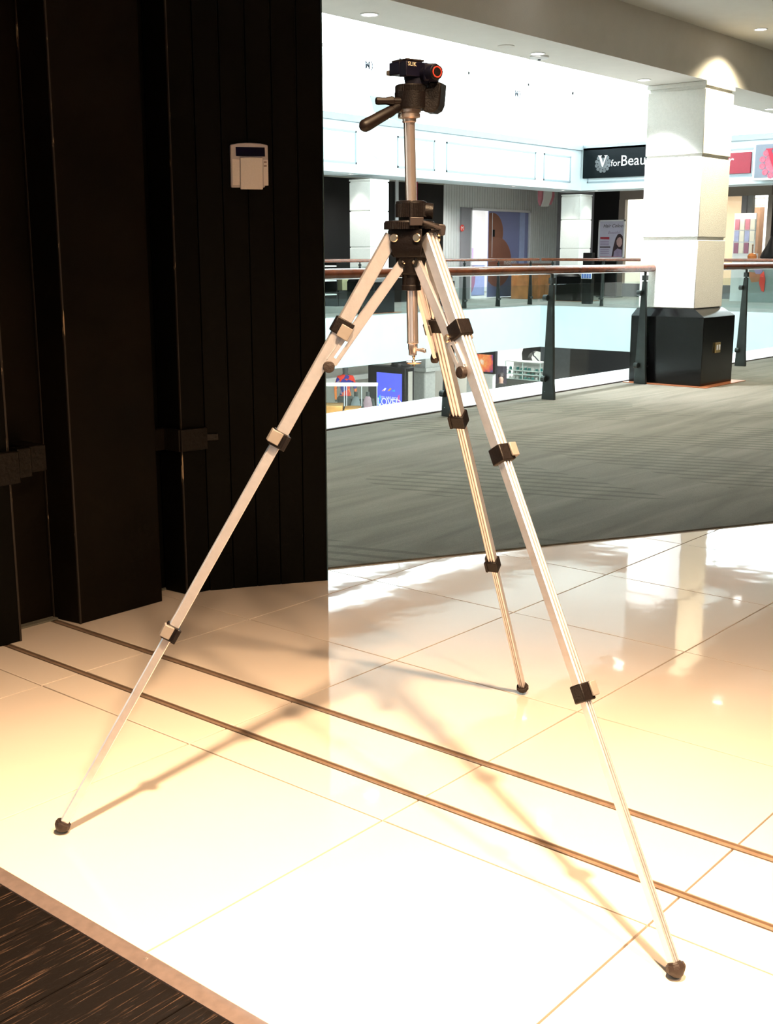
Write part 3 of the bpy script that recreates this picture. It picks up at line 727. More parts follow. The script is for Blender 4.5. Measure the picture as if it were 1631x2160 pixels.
# --- shops behind the far walkway
VS, US = 18.3, 29.3
U_ = lambda px, v=VS: on(px, 500, 'y', v).x
V_ = lambda px, u=US: on(px, 500, 'x', u).y
def far_shops():
    w1 = struct_root('wall_far')
    MB().box(-4, VS, 0, U_(935), VS + .15, 2.93).build('black_front', M['far_black'], w1)
    for px, mt_ in ((836, 'white_frame'), (876, 'sign_red')):
        MB().box(U_(px) - .05, VS - .03, 1.5, U_(px) + .05, VS, 2.85).build('door_strip', M[mt_], w1)
    MB().box(-4, VS - .02, 2.80, U_(935), VS, 2.93).build('header', M['grey_wall'], w1)
    # grooved white wall of vertical boards
    zd = on(1050, 441, 'y', VS).z
    MB().box(U_(935), VS + .03, 0, U_(984), VS + .15, 2.93).build('wall_board_backing', M['white_paint'], w1)
    MB().box(U_(984), VS + .03, zd, U_(1118), VS + .15, 2.93).build('wall_board_backing', M['white_paint'], w1)
    MB().box(U_(1118), VS + .03, 0, U_(1250), VS + .15, 2.93).build('wall_board_backing', M['white_paint'], w1)
    m = MB(); u = U_(935)
    while u < U_(1250):
        a0, a1 = u + .006, u + .104
        if a1 < U_(984) or a0 > U_(1118): m.box(a0, VS, 0, a1, VS + .03, 2.93)
        else: m.box(a0, VS, zd, a1, VS + .03, 2.93)
        u += .11
    o = m.build('wall_boards', M['board_white'], w1, smooth=False); o['kind'] = 'stuff'
    # the open lit doorway and its film covered glass door
    sh = struct_root('wall_shop_left')
    MB().box(U_(980), VS + 3.4, 0, U_(1125) + 2.6, VS + 3.5, 2.9).build('back_wall', M['white_paint'], sh)
    MB().box(U_(980) - .1, VS + .15, 0, U_(980), VS + 3.4, 2.9).build('side_wall', M['white_paint'], sh)
    MB().box(U_(1125) + 2.5, VS + .15, 0, U_(1125) + 2.6, VS + 3.4, 2.9).build('side_wall', M['white_paint'], sh)
    area((U_(1040) + .8, VS + 1.6, 2.85), 2.5, 2.2, 330, (.97, .98, 1.0), name='shop_light')
    d = struct_root('door_4')
    MB().box(U_(970), VS - .05, 0, U_(990), VS + .1, zd).build('pilaster', M['mauve_grey'], d)
    MB().box(U_(990), VS - .04, 0, U_(990) + .07, VS + .1, zd).build('jamb', M['white_frame'], d)
    MB().box(U_(1117) - .06, VS - .04, 0, U_(1117), VS + .1, zd).build('jamb', M['white_frame'], d)
    MB().box(U_(990), VS - .04, zd - .06, U_(1117), VS + .1, zd).build('head', M['white_frame'], d)
    MB().box(U_(1031), VS + .01, .02, U_(1117) - .06, VS + .03, zd - .06).build('door_leaf', M['lavender'], d)
    MB().box(U_(1096), VS - .002, .02, U_(1107), VS + .01, zd - .06).build('light_stripe', M['lavender_light'], d)
    def disc(cx, cy, r, clip, mt_, off, nm):
        c = on(cx, cy, 'y', VS); pts = []
        for k in range(60):
            a_ = 2 * math.pi * k / 60; x = max(c.x + r * math.cos(a_), U_(clip)); pts.append((x, VS + .01 - off, c.z + r * math.sin(a_)))
        return MB().prism(pts, (0, .004, 0)).build(nm, mt_, d)
    disc(1039, 490, .50, 1031.5, M['rust_dark'], .006, 'decal')
    disc(1050, 553, .64, 1031.5, M['rust'], .011, 'decal')
    c = on(1076, 556, 'y', VS)
    text('melamap', (c.x, VS - .008, c.z - .02), SU, UP, .17, M['print_white'], d, align='CENTER')
    MB().box(U_(1038) , VS - .004, 1.05, U_(1038) + .02, VS + .0, zd - .1).build('door_edge', M['white_frame'], d)
    h = on(1040, 492, 'y', VS); MB().box(h.x - .02, VS - .05, h.z - .09, h.x + .02, VS - .01, h.z + .09).build('handle', M['far_black'], d)
    s_ = on(975, 481, 'y', VS - .06)
    t = thing('wall_sign', 'small round red and white notice left of the lit doorway', 'sign', s_)
    MB().lathe(s_, (0, -1, 0), [(0, .085), (.01, .085)], 24).build('disc', M['red'], t)
    text('M', s_ + Vector((-.06, -.012, -.05)), SU, UP, .14, M['print_white'], t)
    # hanging pink and white blade sign
    def P3(pts, v): return [on(x, y, 'y', v) for x, y in pts]
    t = thing('hanging_sign', 'pink hanging block with a white curved ribbon at the far inner corner', 'sign', on(1153, 403, 'y', 17.6))
    MB().prism(P3([(1138, 400), (1170, 401), (1170, 416), (1163, 432), (1141, 434), (1138, 425)], 17.7), (0, .05, 0)).build('block', M['sign_pinkrose'], t)
    MB().prism(P3([(1150, 399), (1166, 399), (1164, 416), (1157, 436), (1144, 436), (1149, 420)], 17.64), (0, .05, 0)).build('ribbon', M['white_paint'], t)
    q = on(1153, 402, 'y', 17.72); MB().cyl((q.x, 17.72, q.z - .05), (q.x, 17.72, 2.93), .015, n=8).build('hanging_rod', M['white_frame'], t)

    # right-hand shopfronts, plane x = US
    w2 = struct_root('wall_far_right')
    zt = 2.93
    MB().box(US, V_(1304), 0, US + .15, V_(1251), zt).build('black_pilaster', M['far_black'], w2)
    MB().box(US, V_(1251), 0, US + .15, VS + .2, zt).build('corner_wall', M['mauve_grey'], w2)
    zh = on(1600, 412, 'x', US).z
    MB().box(US, V_(1622), zh, US + .15, V_(1304), zt).build('header', M['taupe'], w2)
    for a0, a1, mt_ in ((1304, 1317, 'taupe'), (1561, 1572, 'mauve_grey'), (1574, 1584, 'taupe_light'), (1616, 1626, 'taupe')):
        MB().box(US - .02, V_(a1), 0, US + .13, V_(a0), zh).build('frame_post', M[mt_], w2)
    MB().box(US, V_(1640), 0, US + .15, V_(1627), zt).build('black_return', M['far_black'], w2)
    MB().box(US, 2, 0, US + .15, V_(1640), zt).build('side_front', M['mauve_grey'], w2)
    for a0, a1 in ((1317, 1420), (1420, 1561), (1584, 1616)):
        MB().box(US + .06, V_(a1), .35, US + .07, V_(a0), zh).build('shop_glass', M['glass_clear'], w2)
    for a0, a1 in ((1317, 1561), (1584, 1616)):
        MB().box(US, V_(a1), 0, US + .12, V_(a0), .35).build('stall_riser', M['mauve_grey'], w2)
    MB().box(US + .15, V_(1251), 0, 34, V_(1251) + .1, zt).build('party_wall', M['white_paint'], w2)
    MB().box(31.6, V_(1600, 31.6), 0, 31.9, V_(1583, 31.6), zt).build('brown_column', M['brown_steel'], w2)
    MB().box(33.0, V_(1640, 33), 0, 33.1, V_(1575, 33), zt - .25).build('display_panel', M['white_paint'], w2)
    area((31.6, V_(1420, 31.6), 2.86), 3, 6, 330, (1.0, .90, .78), name='shop_light')
    area((31.0, V_(1605, 31.0), 2.86), 1.5, 2, 160, (1.0, .93, .85), name='shop_light')
    t = thing('tube_light', 'pair of bright ceiling tubes inside the right shop window', 'light', (30.6, V_(1600, 30.6), 2.6))
    for z_, (a0, a1) in ((on(1600, 414.5, 'x', 30.6).z, (1574, 1597)), (on(1600, 414.5, 'x', 30.6).z, (1599, 1622)), (on(1600, 422, 'x', 30.6).z, (1574, 1622))):
        MB().cyl((30.6, V_(a0, 30.6), z_), (30.6, V_(a1, 30.6), z_), .03, n=12).build('tube', M['lamp'], t)
    q = on(1600, 432, 'x', 30.9)
    t = thing('notice_board', 'cream hanging notice board with faint writing inside the right shop', 'sign', q)
    MB().box(30.9, V_(1608, 30.9), on(1600, 437, 'x', 30.9).z, 30.93, V_(1584, 30.9), on(1600, 419, 'x', 30.9).z).build('board', M['cream'], t)
    text('Skin Hair', (30.895, V_(1596, 30.9), on(1600, 435, 'x', 30.9).z), SV, UP, .1, M['rust'], t, align='CENTER')
M['board_white'] = mat('white_board', (0.62, 0.63, 0.62), 0.6, vary=0.03)
M['mauve_grey'] = mat('mauve_grey_paint', (0.27, 0.26, 0.28), 0.6, vary=0.03)
M['taupe'] = mat('taupe_frame', (0.26, 0.22, 0.19), 0.5, vary=0.04)
M['taupe_light'] = mat('taupe_grey_frame', (0.30, 0.30, 0.30), 0.5, vary=0.04)
M['lavender'] = mat('lavender_film', (0.20, 0.22, 0.42), 0.4, vary=0.06, vscale=1)
M['lavender_light'] = mat('pale_lavender_film', (0.36, 0.42, 0.66), 0.4, vary=0.06)
M['rust'] = mat('rust_film', (0.28, 0.105, 0.065), 0.5, vary=0.04)
M['rust_dark'] = mat('dark_rust_film', (0.24, 0.085, 0.045), 0.5, vary=0.04)
M['sign_pinkrose'] = mat('rose_pink_block', (0.70, 0.26, 0.32), 0.5, vary=0.05)
M['cream'] = mat('cream_board', (0.85, 0.80, 0.66), 0.6, vary=0.03)
far_shops()

# --- things on the far walkway
def floor_under(px, py): return on(px, py, 'z', 0.002)
def far_things():
    # reception desk
    b0 = floor_under(972, 625); v0 = b0.y
    Ux = lambda px: on(px, 560, 'y', v0).x
    zt = on(1000, 556, 'y', v0).z
    t = thing('reception_desk', 'lavender reception desk with a pink disc across the void, before the lit doorway', 'desk', (Ux(998), v0, .002))
    MB().box(Ux(971), v0, .002, Ux(1023), v0 + .55, zt - .05).build('body', M['lavender_light'], t, bev=.01)
    MB().box(Ux(970), v0 - .02, zt - .05, Ux(1025), v0 + .58, zt).build('desk_top', M['white_paint'], t, bev=.005)
    cx, r = Ux(984), .56; zc = on(984, 583, 'y', v0).z; pts = []
    for k in range(48):
        a_ = 2 * math.pi * k / 48
        pts.append((min(max(cx + r * .75 * math.cos(a_), Ux(971) + .01), Ux(1022)), v0 - .006, min(zc + r * math.sin(a_), zt - .06)))
    MB().prism(pts, (0, .005, 0)).build('decal', M['pink_film'], t)
    m0 = Vector((Ux(983), v0 + .3, zt))
    t = thing('monitor', 'dark monitor with a lit side on the reception desk', 'screen', m0)
    MB().box(m0.x - .22, m0.y - .02, zt + .06, m0.x + .2, m0.y + .03, zt + .42).build('panel', M['navy'], t, bev=.01)
    MB().box(m0.x - .0, m0.y - .026, zt + .1, m0.x + .14, m0.y - .02, zt + .40).build('sheet', M['print_white'], t)
    MB().box(m0.x - .1, m0.y - .05, zt, m0.x + .1, m0.y + .08, zt + .06).build('stand', M['navy'], t)
    q = Vector((Ux(1013), v0 + .3, zt))
    t = thing('desk_card', 'small mauve card standing on the reception desk', 'card', q)
    MB().box(q.x - .09, q.y, zt + .14, q.x + .09, q.y + .015, zt + .42).build('card', M['mauve'], t)
    MB().box(q.x - .01, q.y, zt, q.x + .01, q.y + .01, zt + .14).build('stem', M['white_frame'], t)
    # timber counter
    b0 = floor_under(1135, 630); v0 = b0.y; Ux = lambda px: on(px, 590, 'y', v0).x
    zt = on(1135, 556, 'y', v0).z
    t = thing('timber_counter', 'orange timber counter across the void near the inner corner', 'counter', (Ux(1137), v0, .002))
    for k in range(4):
        a0 = Ux(1113) + (Ux(1161) - Ux(1113)) * k / 4; a1 = Ux(1113) + (Ux(1161) - Ux(1113)) * (k + 1) / 4
        MB().box(a0 + .004, v0, .002, a1 - .004, v0 + .5, zt - .04).build('panel', M['wood_orange'], t, bev=.004)
    MB().box(Ux(1112), v0 - .02, zt - .04, Ux(1162), v0 + .52, zt).build('top', M['wood_dark'], t, bev=.004)
    # blue chair inside the shop door
    b0 = Vector((U_(1088), VS - .7, .002))
    t = thing('armchair', 'small dark blue tub chair before the lavender door', 'chair', b0)
    MB().box(b0.x - .22, b0.y - .2, .22, b0.x + .22, b0.y + .2, .42).build('seat', M['navy_blue'], t, bev=.04)
    MB().box(b0.x - .24, b0.y + .12, .3, b0.x + .24, b0.y + .22, .78).build('backrest', M['navy_blue'], t, bev=.04)
    for sx in (-.17, .17):
        for sy in (-.15, .15): MB().cyl((b0.x + sx, b0.y + sy, .002), (b0.x + sx * .9, b0.y + sy * .9, .23), .012, n=8).build('leg', M['wood_orange'], t)
    # poster stand
    X = 28.4
    P = lambda px, py: on(px, py, 'x', X)
    y0, y1 = P(1318, 500).y, P(1263, 500).y; zb, zt = P(1290, 545).z, P(1290, 464).z
    t = thing('poster_stand', 'framed hair salon poster on a stand before the black pilaster', 'poster', (X, (y0 + y1) / 2, .002))
    m = MB(); wd = .035
    m.box(X - .02, y0, zb, X + .02, y0 + wd, zt); m.box(X - .02, y1 - wd, zb, X + .02, y1, zt); m.box(X - .02, y0, zb, X + .02, y1, zb + wd); m.box(X - .02, y0, zt - wd, X + .02, y1, zt)
    m.build('frame', M['white_frame'], t)
    MB().box(X - .005, y0 + wd, zb + wd, X + .015, y1 - wd, zt - wd).build('sheet', M['poster_mauve'], t)
    for y_ in (y0 + .2, y1 - .2): MB().cyl((X + .005, y_, .002), (X + .005, y_, zb + .01), .02, n=10).build('leg', M['post'], t)
    MB().box(X - .2, y0 + .1, .002, X + .2, y1 - .1, .03).build('base', M['post'], t)
    f = X - .006
    def flat(pts, mt_, nm, off=0.0): MB().prism([Vector((f - off, P(x, y).y, P(x, y).z)) for x, y in pts], (-.003, 0, 0)).build(nm, mt_, t)
    flat([(1290, 544.5), (1294, 522), (1299, 503), (1304, 494), (1309, 493), (1314, 498), (1315.5, 512), (1316, 544)], M['hair'], 'print')
    flat([(1302, 516), (1301, 508), (1304, 502), (1309, 500), (1313, 505), (1313, 514), (1310, 520), (1306, 521)], M['skin'], 'print', .004)
    flat([(1294, 545), (1296, 530), (1303, 524), (1312, 527), (1313, 545)], M['skin_dk'], 'print', .004)
    flat([(1266, 541), (1312, 541.5), (1312, 546), (1266, 545.5)], M['sign_red'], 'print', .006)
    flat([(1267, 500), (1286, 500), (1286, 505), (1267, 504.5)], M['sign_red'], 'print', .002)
    flat([(1266, 520), (1288, 520), (1288, 522.5), (1266, 522.5)], M['hair'], 'print', .002)
    for y_ in (508.5, 512, 515.5, 526, 530, 534): flat([(1267, y_), (1285, y_), (1285, y_ + 1.4), (1267, y_ + 1.4)], M['mauve'], 'print', .002)
    a_ = P(1273, 480); text('Hair Colour', (f - .004, a_.y, a_.z), SV, UP, .125, M['hair'], t, shear=.3)
    a_ = P(1283, 493); text('Beautiful', (f - .004, a_.y, a_.z), SV, UP, .10, M['mauve'], t, shear=.3)
    # black info kiosk beside the corner pillar
    k0 = floor_under(1236, 641)
    t = thing('info_kiosk', 'slim black kiosk with a blue and white panel beside the far corner pillar', 'kiosk', k0)
    zt = on(1236, 533, 'x', k0.x).z; zm = on(1236, 569, 'x', k0.x).z; zl = on(1236, 588, 'x', k0.x).z
    MB().box(k0.x, k0.y - .12, .002, k0.x + .12, k0.y + .12, zt).build('column', M['far_black'], t, bev=.01)
    MB().box(k0.x - .03, k0.y - .14, zl, k0.x, k0.y + .14, zm).build('panel', M['print_white'], t, bev=.01)
    for j in range(4): MB().box(k0.x - .036, k0.y - .13 + .066 * j, zl + .01, k0.x - .03, k0.y - .08 + .066 * j, zl + (zm - zl) * .55).build('stripe', M['blue'], t)
    # counter of the right shop seen through the balustrade, with bottle, tray, cards
    X = 27.6
    P = lambda px, py: on(px, py, 'x', X)
    y0, y1 = P(1660, 560).y, P(1575, 560).y; zt = P(1600, 551).z
    t = thing('display_table', 'white topped beauty display table with coloured bunting at right edge', 'table', (X, (y0 + y1) / 2, .002))
    MB().box(X, y0, zt - .05, X + .7, y1, zt).build('table_top', M['white_paint'], t, bev=.005)
    MB().box(X + .05, y0 + .05, .002, X + .65, y1 - .05, zt - .05).build('cabinet', M['grey_green'], t)
    def drape(pts, mt_, off): MB().prism([Vector((X + .05 - off, P(x, y).y, P(x, y).z)) for x, y in pts], (-.01, 0, 0)).build('bunting', mt_, t)
    drape([(1576, 573), (1606, 577), (1600, 594), (1584, 596)], M['salmon'], .0)
    drape([(1589, 568), (1610, 569), (1604, 578), (1594, 578)], M['mauve'], .014)
    drape([(1604, 579), (1611, 572), (1614, 590), (1611, 616), (1606, 614), (1601, 598)], M['red'], .026)
    q = P(1579, 551); q = Vector((X + .2, q.y, zt))
    t = thing('bottle', 'round orange bottle with thin neck on the display table', 'bottle', q)
    MB().lathe(q, UP, [(0, .07), (.02, .10), (.12, .11), (.17, .08), (.19, .03)], 20).build('body', M['amber'], t)
    MB().lathe(q + UP * .19, UP, [(0, .016), (.16, .014), (.17, .02), (.2, .02)], 12).build('neck', M['brown_steel'], t)
    q = Vector((X + .3, P(1614, 551).y, zt))
    t = thing('dark_bust', 'dark pointed display form at the edge of the right shop window', 'display form', q)
    MB().lathe(q, UP, [(0, .20), (.10, .24), (.2, .20), (.38, .1), (.55, .03), (.6, .005)], 18).build('form', M['far_black'], t)
    MB().lathe(q, UP, [(0, .21), (.03, .21)], 18).build('base', M['amber'], t)
    q = Vector((X + .4, P(1552, 520).y, 0.002))
    t = thing('leaflet_rack', 'rack of pink and blue leaflets between the near pillar and the grey post', 'rack', q)
    MB().box(q.x, q.y - .3, .002, q.x + .25, q.y + .25, 1.15).build('base', M['white_paint'], t)
    rows_ = [(1.2, 'pink_film'), (1.48, 'lav_pale'), (1.76, 'sign_pinkrose')]
    for z_, mt_ in rows_:
        for j in range(4): MB().box(q.x - .01, q.y - .28 + j * .13, z_ - .05, q.x + .01, q.y - .17 + j * .13, z_ + .2).build('leaflet', M[mt_ if j % 2 else 'cream'], t)
    MB().box(q.x + .01, q.y - .3, 1.1, q.x + .04, q.y + .25, 2.1).build('backboard', M['white_paint'], t)
    # shelf unit and beige bag in the black shop at far left
    b0 = floor_under(700, 640); v0 = min(b0.y, VS - .5); Ux = lambda px: on(px, 590, 'y', v0).x
    t = thing('shelf_unit', 'open shelf unit with pale shelf edges before the black shop at far left', 'shelf', (Ux(695), v0, .002))
    for zz in (.25, .55, .86): MB().box(Ux(678), v0, zz, Ux(711), v0 + .35, zz + .03).build('shelf', M['white_paint'], t)
    for px in (678, 711): MB().box(Ux(px) - .015, v0, .002, Ux(px) + .015, v0 + .35, .95).build('side', M['far_black'], t)
    q = Vector((Ux(734), v0, .002))
    t = thing('display_box', 'stepped olive beige box on a dark plinth left of the far pillar', 'box', q)
    z0_, z1_ = on(734, 612, 'y', v0).z, on(734, 585, 'y', v0).z
    MB().box(q.x - .3, v0, .002, q.x + .3, v0 + .4, z0_).build('plinth', M['far_black'], t)
    MB().box(Ux(722), v0, z0_, Ux(733), v0 + .3, z1_).build('box_body', M['olive'], t, bev=.005)
    MB().box(Ux(733), v0, z0_ + .09, Ux(746), v0 + .3, z1_).build('box_step', M['olive'], t, bev=.005)
    # lamps under the far soffits
    k = 0
    for px, lab in ((740, 'far downlight above the left white pillar across the void'), (1083, 'tiny far downlight above the grooved white wall'),
                    (1187, 'tiny far downlight left of the far corner pillar top')):
        q = on(px, 400, 'y', VB + .25)
        soffit_lamp(q.x, VB + .25, 2.62, lab, 60, (1, .97, .92), Vector((q.x + .1, VB + .35, 0)), 85)
    q = on(1258, 400, 'x', UB + .25)
    soffit_lamp(UB + .25, q.y, 2.62, 'tiny far downlight right of the far corner pillar', 60, (1, .97, .92), Vector((UB + .6, q.y, 0)), 85)
    for u in (15.0, 20.0, 23.5): spot((u, VS - 1.2, 2.9), (u, VS - .6, 0), 210, (1, .95, .88), 120, .8, .08, 'walkway_light')
    for v in (12.5, 10.0, 7.0): spot((US - 1.6, v, 2.9), (US - .9, v, 0), 170, (1, .93, .84), 120, .8, .08, 'walkway_light')
M['pink_film'] = mat('dusty_pink_film', (0.36, 0.15, 0.22), 0.5, vary=0.04)
M['navy'] = mat('navy_plastic', (0.01, 0.01, 0.05), 0.4, vary=0.1)
M['navy_blue'] = mat('navy_blue_fabric', (0.03, 0.06, 0.16), 0.8, vary=0.2)
M['mauve'] = mat('mauve_card', (0.30, 0.22, 0.36), 0.6, vary=0.05)
M['wood_dark'] = mat('red_brown_wood', (0.16, 0.05, 0.02), 0.4, vary=0.2)
M['poster_mauve'] = mat('pale_mauve_poster', (0.52, 0.50, 0.62), 0.5, vary=0.12, vscale=2)
M['hair'] = mat('dark_brown_print', (0.035, 0.015, 0.02), 0.6, vary=0.4, vscale=9)
M['skin'] = mat('pale_skin_print', (0.50, 0.32, 0.30), 0.6, vary=0.15, vscale=8)
M['skin_dk'] = mat('shoulder_print', (0.30, 0.24, 0.36), 0.6, vary=0.2, vscale=6)
M['blue'] = mat('mid_blue_print', (0.12, 0.20, 0.55), 0.5, vary=0.1)
M['grey_green'] = mat('grey_green_cabinet', (0.24, 0.27, 0.25), 0.6, vary=0.08)
M['salmon'] = mat('salmon_cloth', (0.45, 0.17, 0.08), 0.7, vary=0.1)
M['amber'] = mat('amber_orange_glass', (0.50, 0.16, 0.04), 0.25, vary=0.15)
M['lav_pale'] = mat('pale_blue_leaflet', (0.45, 0.48, 0.70), 0.6, vary=0.1)
M['olive'] = mat('olive_beige_card', (0.34, 0.33, 0.18), 0.6, vary=0.1)
far_things()

# ------------------------------------------------------------------ the lower level
ZL = -4.5
M['orange_wood'] = mat('golden_plinth_wood', (0.36, 0.19, 0.05), 0.5, vary=0.2, vscale=4)
M['kiosk_black'] = mat('black_kiosk_case', (0.012, 0.012, 0.014), 0.3, vary=0.1)
M['screen_blue'] = emission('blue_screen', (0.13, 0.16, 0.95), 1.0)
M['scr_white'] = emission('white_screen_ink', (0.8, 0.85, 1.0), 1.1)
M['scr_cyan'] = emission('cyan_screen_ink', (0.05, 0.5, 0.75), 1.0)
M['scr_pink'] = emission('pink_screen_ink', (0.7, 0.1, 0.45), 0.9)
M['scr_gold'] = emission('gold_screen_ink', (0.75, 0.4, 0.1), 0.9)
M['pink_cloth'] = mat('dusty_pink_jacket', (0.46, 0.30, 0.36), 0.8, vary=0.1)
M['grey_cloth'] = mat('grey_blue_jacket', (0.30, 0.34, 0.38), 0.8, vary=0.1)
M['mannequin'] = mat('dark_grey_mannequin', (0.06, 0.065, 0.065), 0.5, vary=0.1)
M['black_coat'] = mat('black_coat_cloth', (0.018, 0.018, 0.018), 0.9, vary=0.2)
M['skin_r'] = mat('skin', (0.50, 0.30, 0.24), 0.6, vary=0.05)
M['black_hair'] = mat('black_hair', (0.03, 0.022, 0.025), 0.5, vary=0.2)
M['aqua_glass'] = mat('aqua_glass_shelf', (0.70, 0.86, 0.82), 0.1, vary=0.1)
M['concrete'] = mat('grey_stone', (0.42, 0.43, 0.41), 0.8, vary=0.08, vscale=12)

def jersey_material():
    m = bpy.data.materials.new('patterned_jersey_cloth'); m.use_nodes = True
    nt = m.node_tree; N = nt.nodes; L = nt.links; b = N['Principled BSDF']; b.inputs['Roughness'].default_value = 0.8
    tc = N.new('ShaderNodeTexCoord'); v = N.new('ShaderNodeTexVoronoi'); v.inputs['Scale'].default_value = 7
    L.new(tc.outputs['Object'], v.inputs['Vector'])
    s = N.new('ShaderNodeSeparateColor'); L.new(v.outputs['Color'], s.inputs[0])
    r = N.new('ShaderNodeValToRGB'); r.color_ramp.interpolation = 'CONSTANT'; L.new(s.outputs[0], r.inputs['Fac'])
    e = r.color_ramp.elements; e[0].color = (0.035, 0.03, 0.22, 1); e[0].position = 0; e[1].position = .38; e[1].color = (0.62, 0.04, 0.02, 1)
    for p, c in ((.62, (0.75, 0.20, 0.03)), (.86, (0.30, 0.24, 0.34))):
        k = e.new(p); k.color = (*c, 1)
    L.new(r.outputs[0], b.inputs['Base Color']); return m
M['jersey'] = jersey_material()
def ad_material():
    m = bpy.data.materials.new('fiery_advert_screen'); m.use_nodes = True
    nt = m.node_tree; N = nt.nodes; L = nt.links; b = N['Principled BSDF']
    tc = N.new('ShaderNodeTexCoord'); n = N.new('ShaderNodeTexNoise'); n.inputs['Scale'].default_value = 4; n.inputs['Detail'].default_value = 7
    L.new(tc.outputs['Object'], n.inputs['Vector'])
    g = N.new('ShaderNodeTexGradient'); g.gradient_type = 'SPHERICAL'
    mp = N.new('ShaderNodeMapping'); mp.vector_type = 'TEXTURE'; mp.inputs['Location'].default_value = AD_C; mp.inputs['Scale'].default_value = (.5, .52, .62)
    L.new(tc.outputs['Object'], mp.inputs['Vector']); L.new(mp.outputs[0], g.inputs['Vector'])
    a = N.new('ShaderNodeMath'); a.operation = 'ADD'; g2 = N.new('ShaderNodeMath'); g2.operation = 'MULTIPLY'; L.new(g.outputs['Fac'], g2.inputs[0]); g2.inputs[1].default_value = .55; L.new(n.outputs['Fac'], a.inputs[0]); L.new(g2.outputs[0], a.inputs[1])
    r = N.new('ShaderNodeValToRGB'); L.new(a.outputs[0], r.inputs['Fac']); e = r.color_ramp.elements
    e[0].position = .55; e[0].color = (0.06, 0.035, 0.22, 1); e[1].position = 1.0; e[1].color = (1, .8, .6, 1)
    for p, c in ((.66, (.55, .05, .06)), (.78, (.95, .16, .02)), (.92, (1, .35, .05))):
        k = e.new(p); k.color = (*c, 1)
    L.new(r.outputs[0], b.inputs['Emission Color']); b.inputs['Emission Strength'].default_value = 1.0; b.inputs['Base Color'].default_value = (.05, .03, .05, 1); return m
M['scr_purple'] = emission('purple_screen', (0.08, 0.05, 0.30), 0.9)

def body(t, base, facing, height, cloth, skin, hair=None, mann=False):
    """standing figure grown from a skeleton with a Skin modifier, then frozen to one mesh"""
    s = height / 1.75; f = Vector((math.cos(facing), math.sin(facing), 0)); l = Vector((-f.y, f.x, 0))
    J = {'pel': (0, 0, .95, .13), 'bel': (0, .01, 1.10, .115), 'che': (0, .0, 1.30, .135), 'nec': (0, -.01, 1.47, .055), 'hd0': (0, .01, 1.56, .075), 'hd1': (0, .02, 1.66, .085), 'hd2': (0, .01, 1.74, .045)}
    E_ = [('pel', 'bel'), ('bel', 'che'), ('che', 'nec'), ('nec', 'hd0'), ('hd0', 'hd1'), ('hd1', 'hd2')]
    for sd, k in ((1, 'l'), (-1, 'r')):
        J.update({k + 'sh': (sd * .17, 0, 1.40, .065), k + 'el': (sd * .245, .0, 1.14, .042), k + 'wr': (sd * .25, .08, .92, .03), k + 'ha': (sd * .25, .12, .83, .032),
                  k + 'hi': (sd * .09, 0, .88, .09), k + 'kn': (sd * .11, .03, .50, .06), k + 'an': (sd * .12, -.02, .10, .042), k + 'to': (sd * .13, .14, .04, .035)})
        E_ += [('che', k + 'sh'), (k + 'sh', k + 'el'), (k + 'el', k + 'wr'), (k + 'wr', k + 'ha'), ('pel', k + 'hi'), (k + 'hi', k + 'kn'), (k + 'kn', k + 'an'), (k + 'an', k + 'to')]
    ks = list(J); me = bpy.data.meshes.new('tmp')
    me.from_pydata([Vector(base) * 0 + l * J[k][0] * s + f * J[k][1] * s + UP * J[k][2] * s for k in ks], [(ks.index(a), ks.index(b)) for a, b in E_], [])
    o = bpy.data.objects.new('body', me); COL.objects.link(o)
    o.modifiers.new('skin', 'SKIN'); sv = me.skin_vertices[0].data
    for i, k in enumerate(ks): sv[i].radius = (J[k][3] * s, J[k][3] * s)
    sv[0].use_root = True
    su = o.modifiers.new('sub', 'SUBSURF'); su.levels = 1; su.render_levels = 1
    dg = bpy.context.evaluated_depsgraph_get(); ev = o.evaluated_get(dg)
    me2 = bpy.data.meshes.new_from_object(ev, depsgraph=dg); COL.objects.unlink(o); bpy.data.objects.remove(o)
    inv = MW[t.name].inverted(); me2.transform(inv @ Matrix.Translation(Vector(base)))
    me2.materials.clear(); me2.materials.append(cloth); me2.materials.append(skin)
    top = (inv @ Vector(base)).z
    for p in me2.polygons:
        p.use_smooth = True
        z = p.center.z - top
        if z > 1.47 * s or (z < .88 * s and z > .78 * s and abs((Vector(p.center) - inv @ Vector(base)).xy.length) > .2 * s): p.material_index = 1
    b = bpy.data.objects.new('body', me2); COL.objects.link(b); b.parent = t
    return b

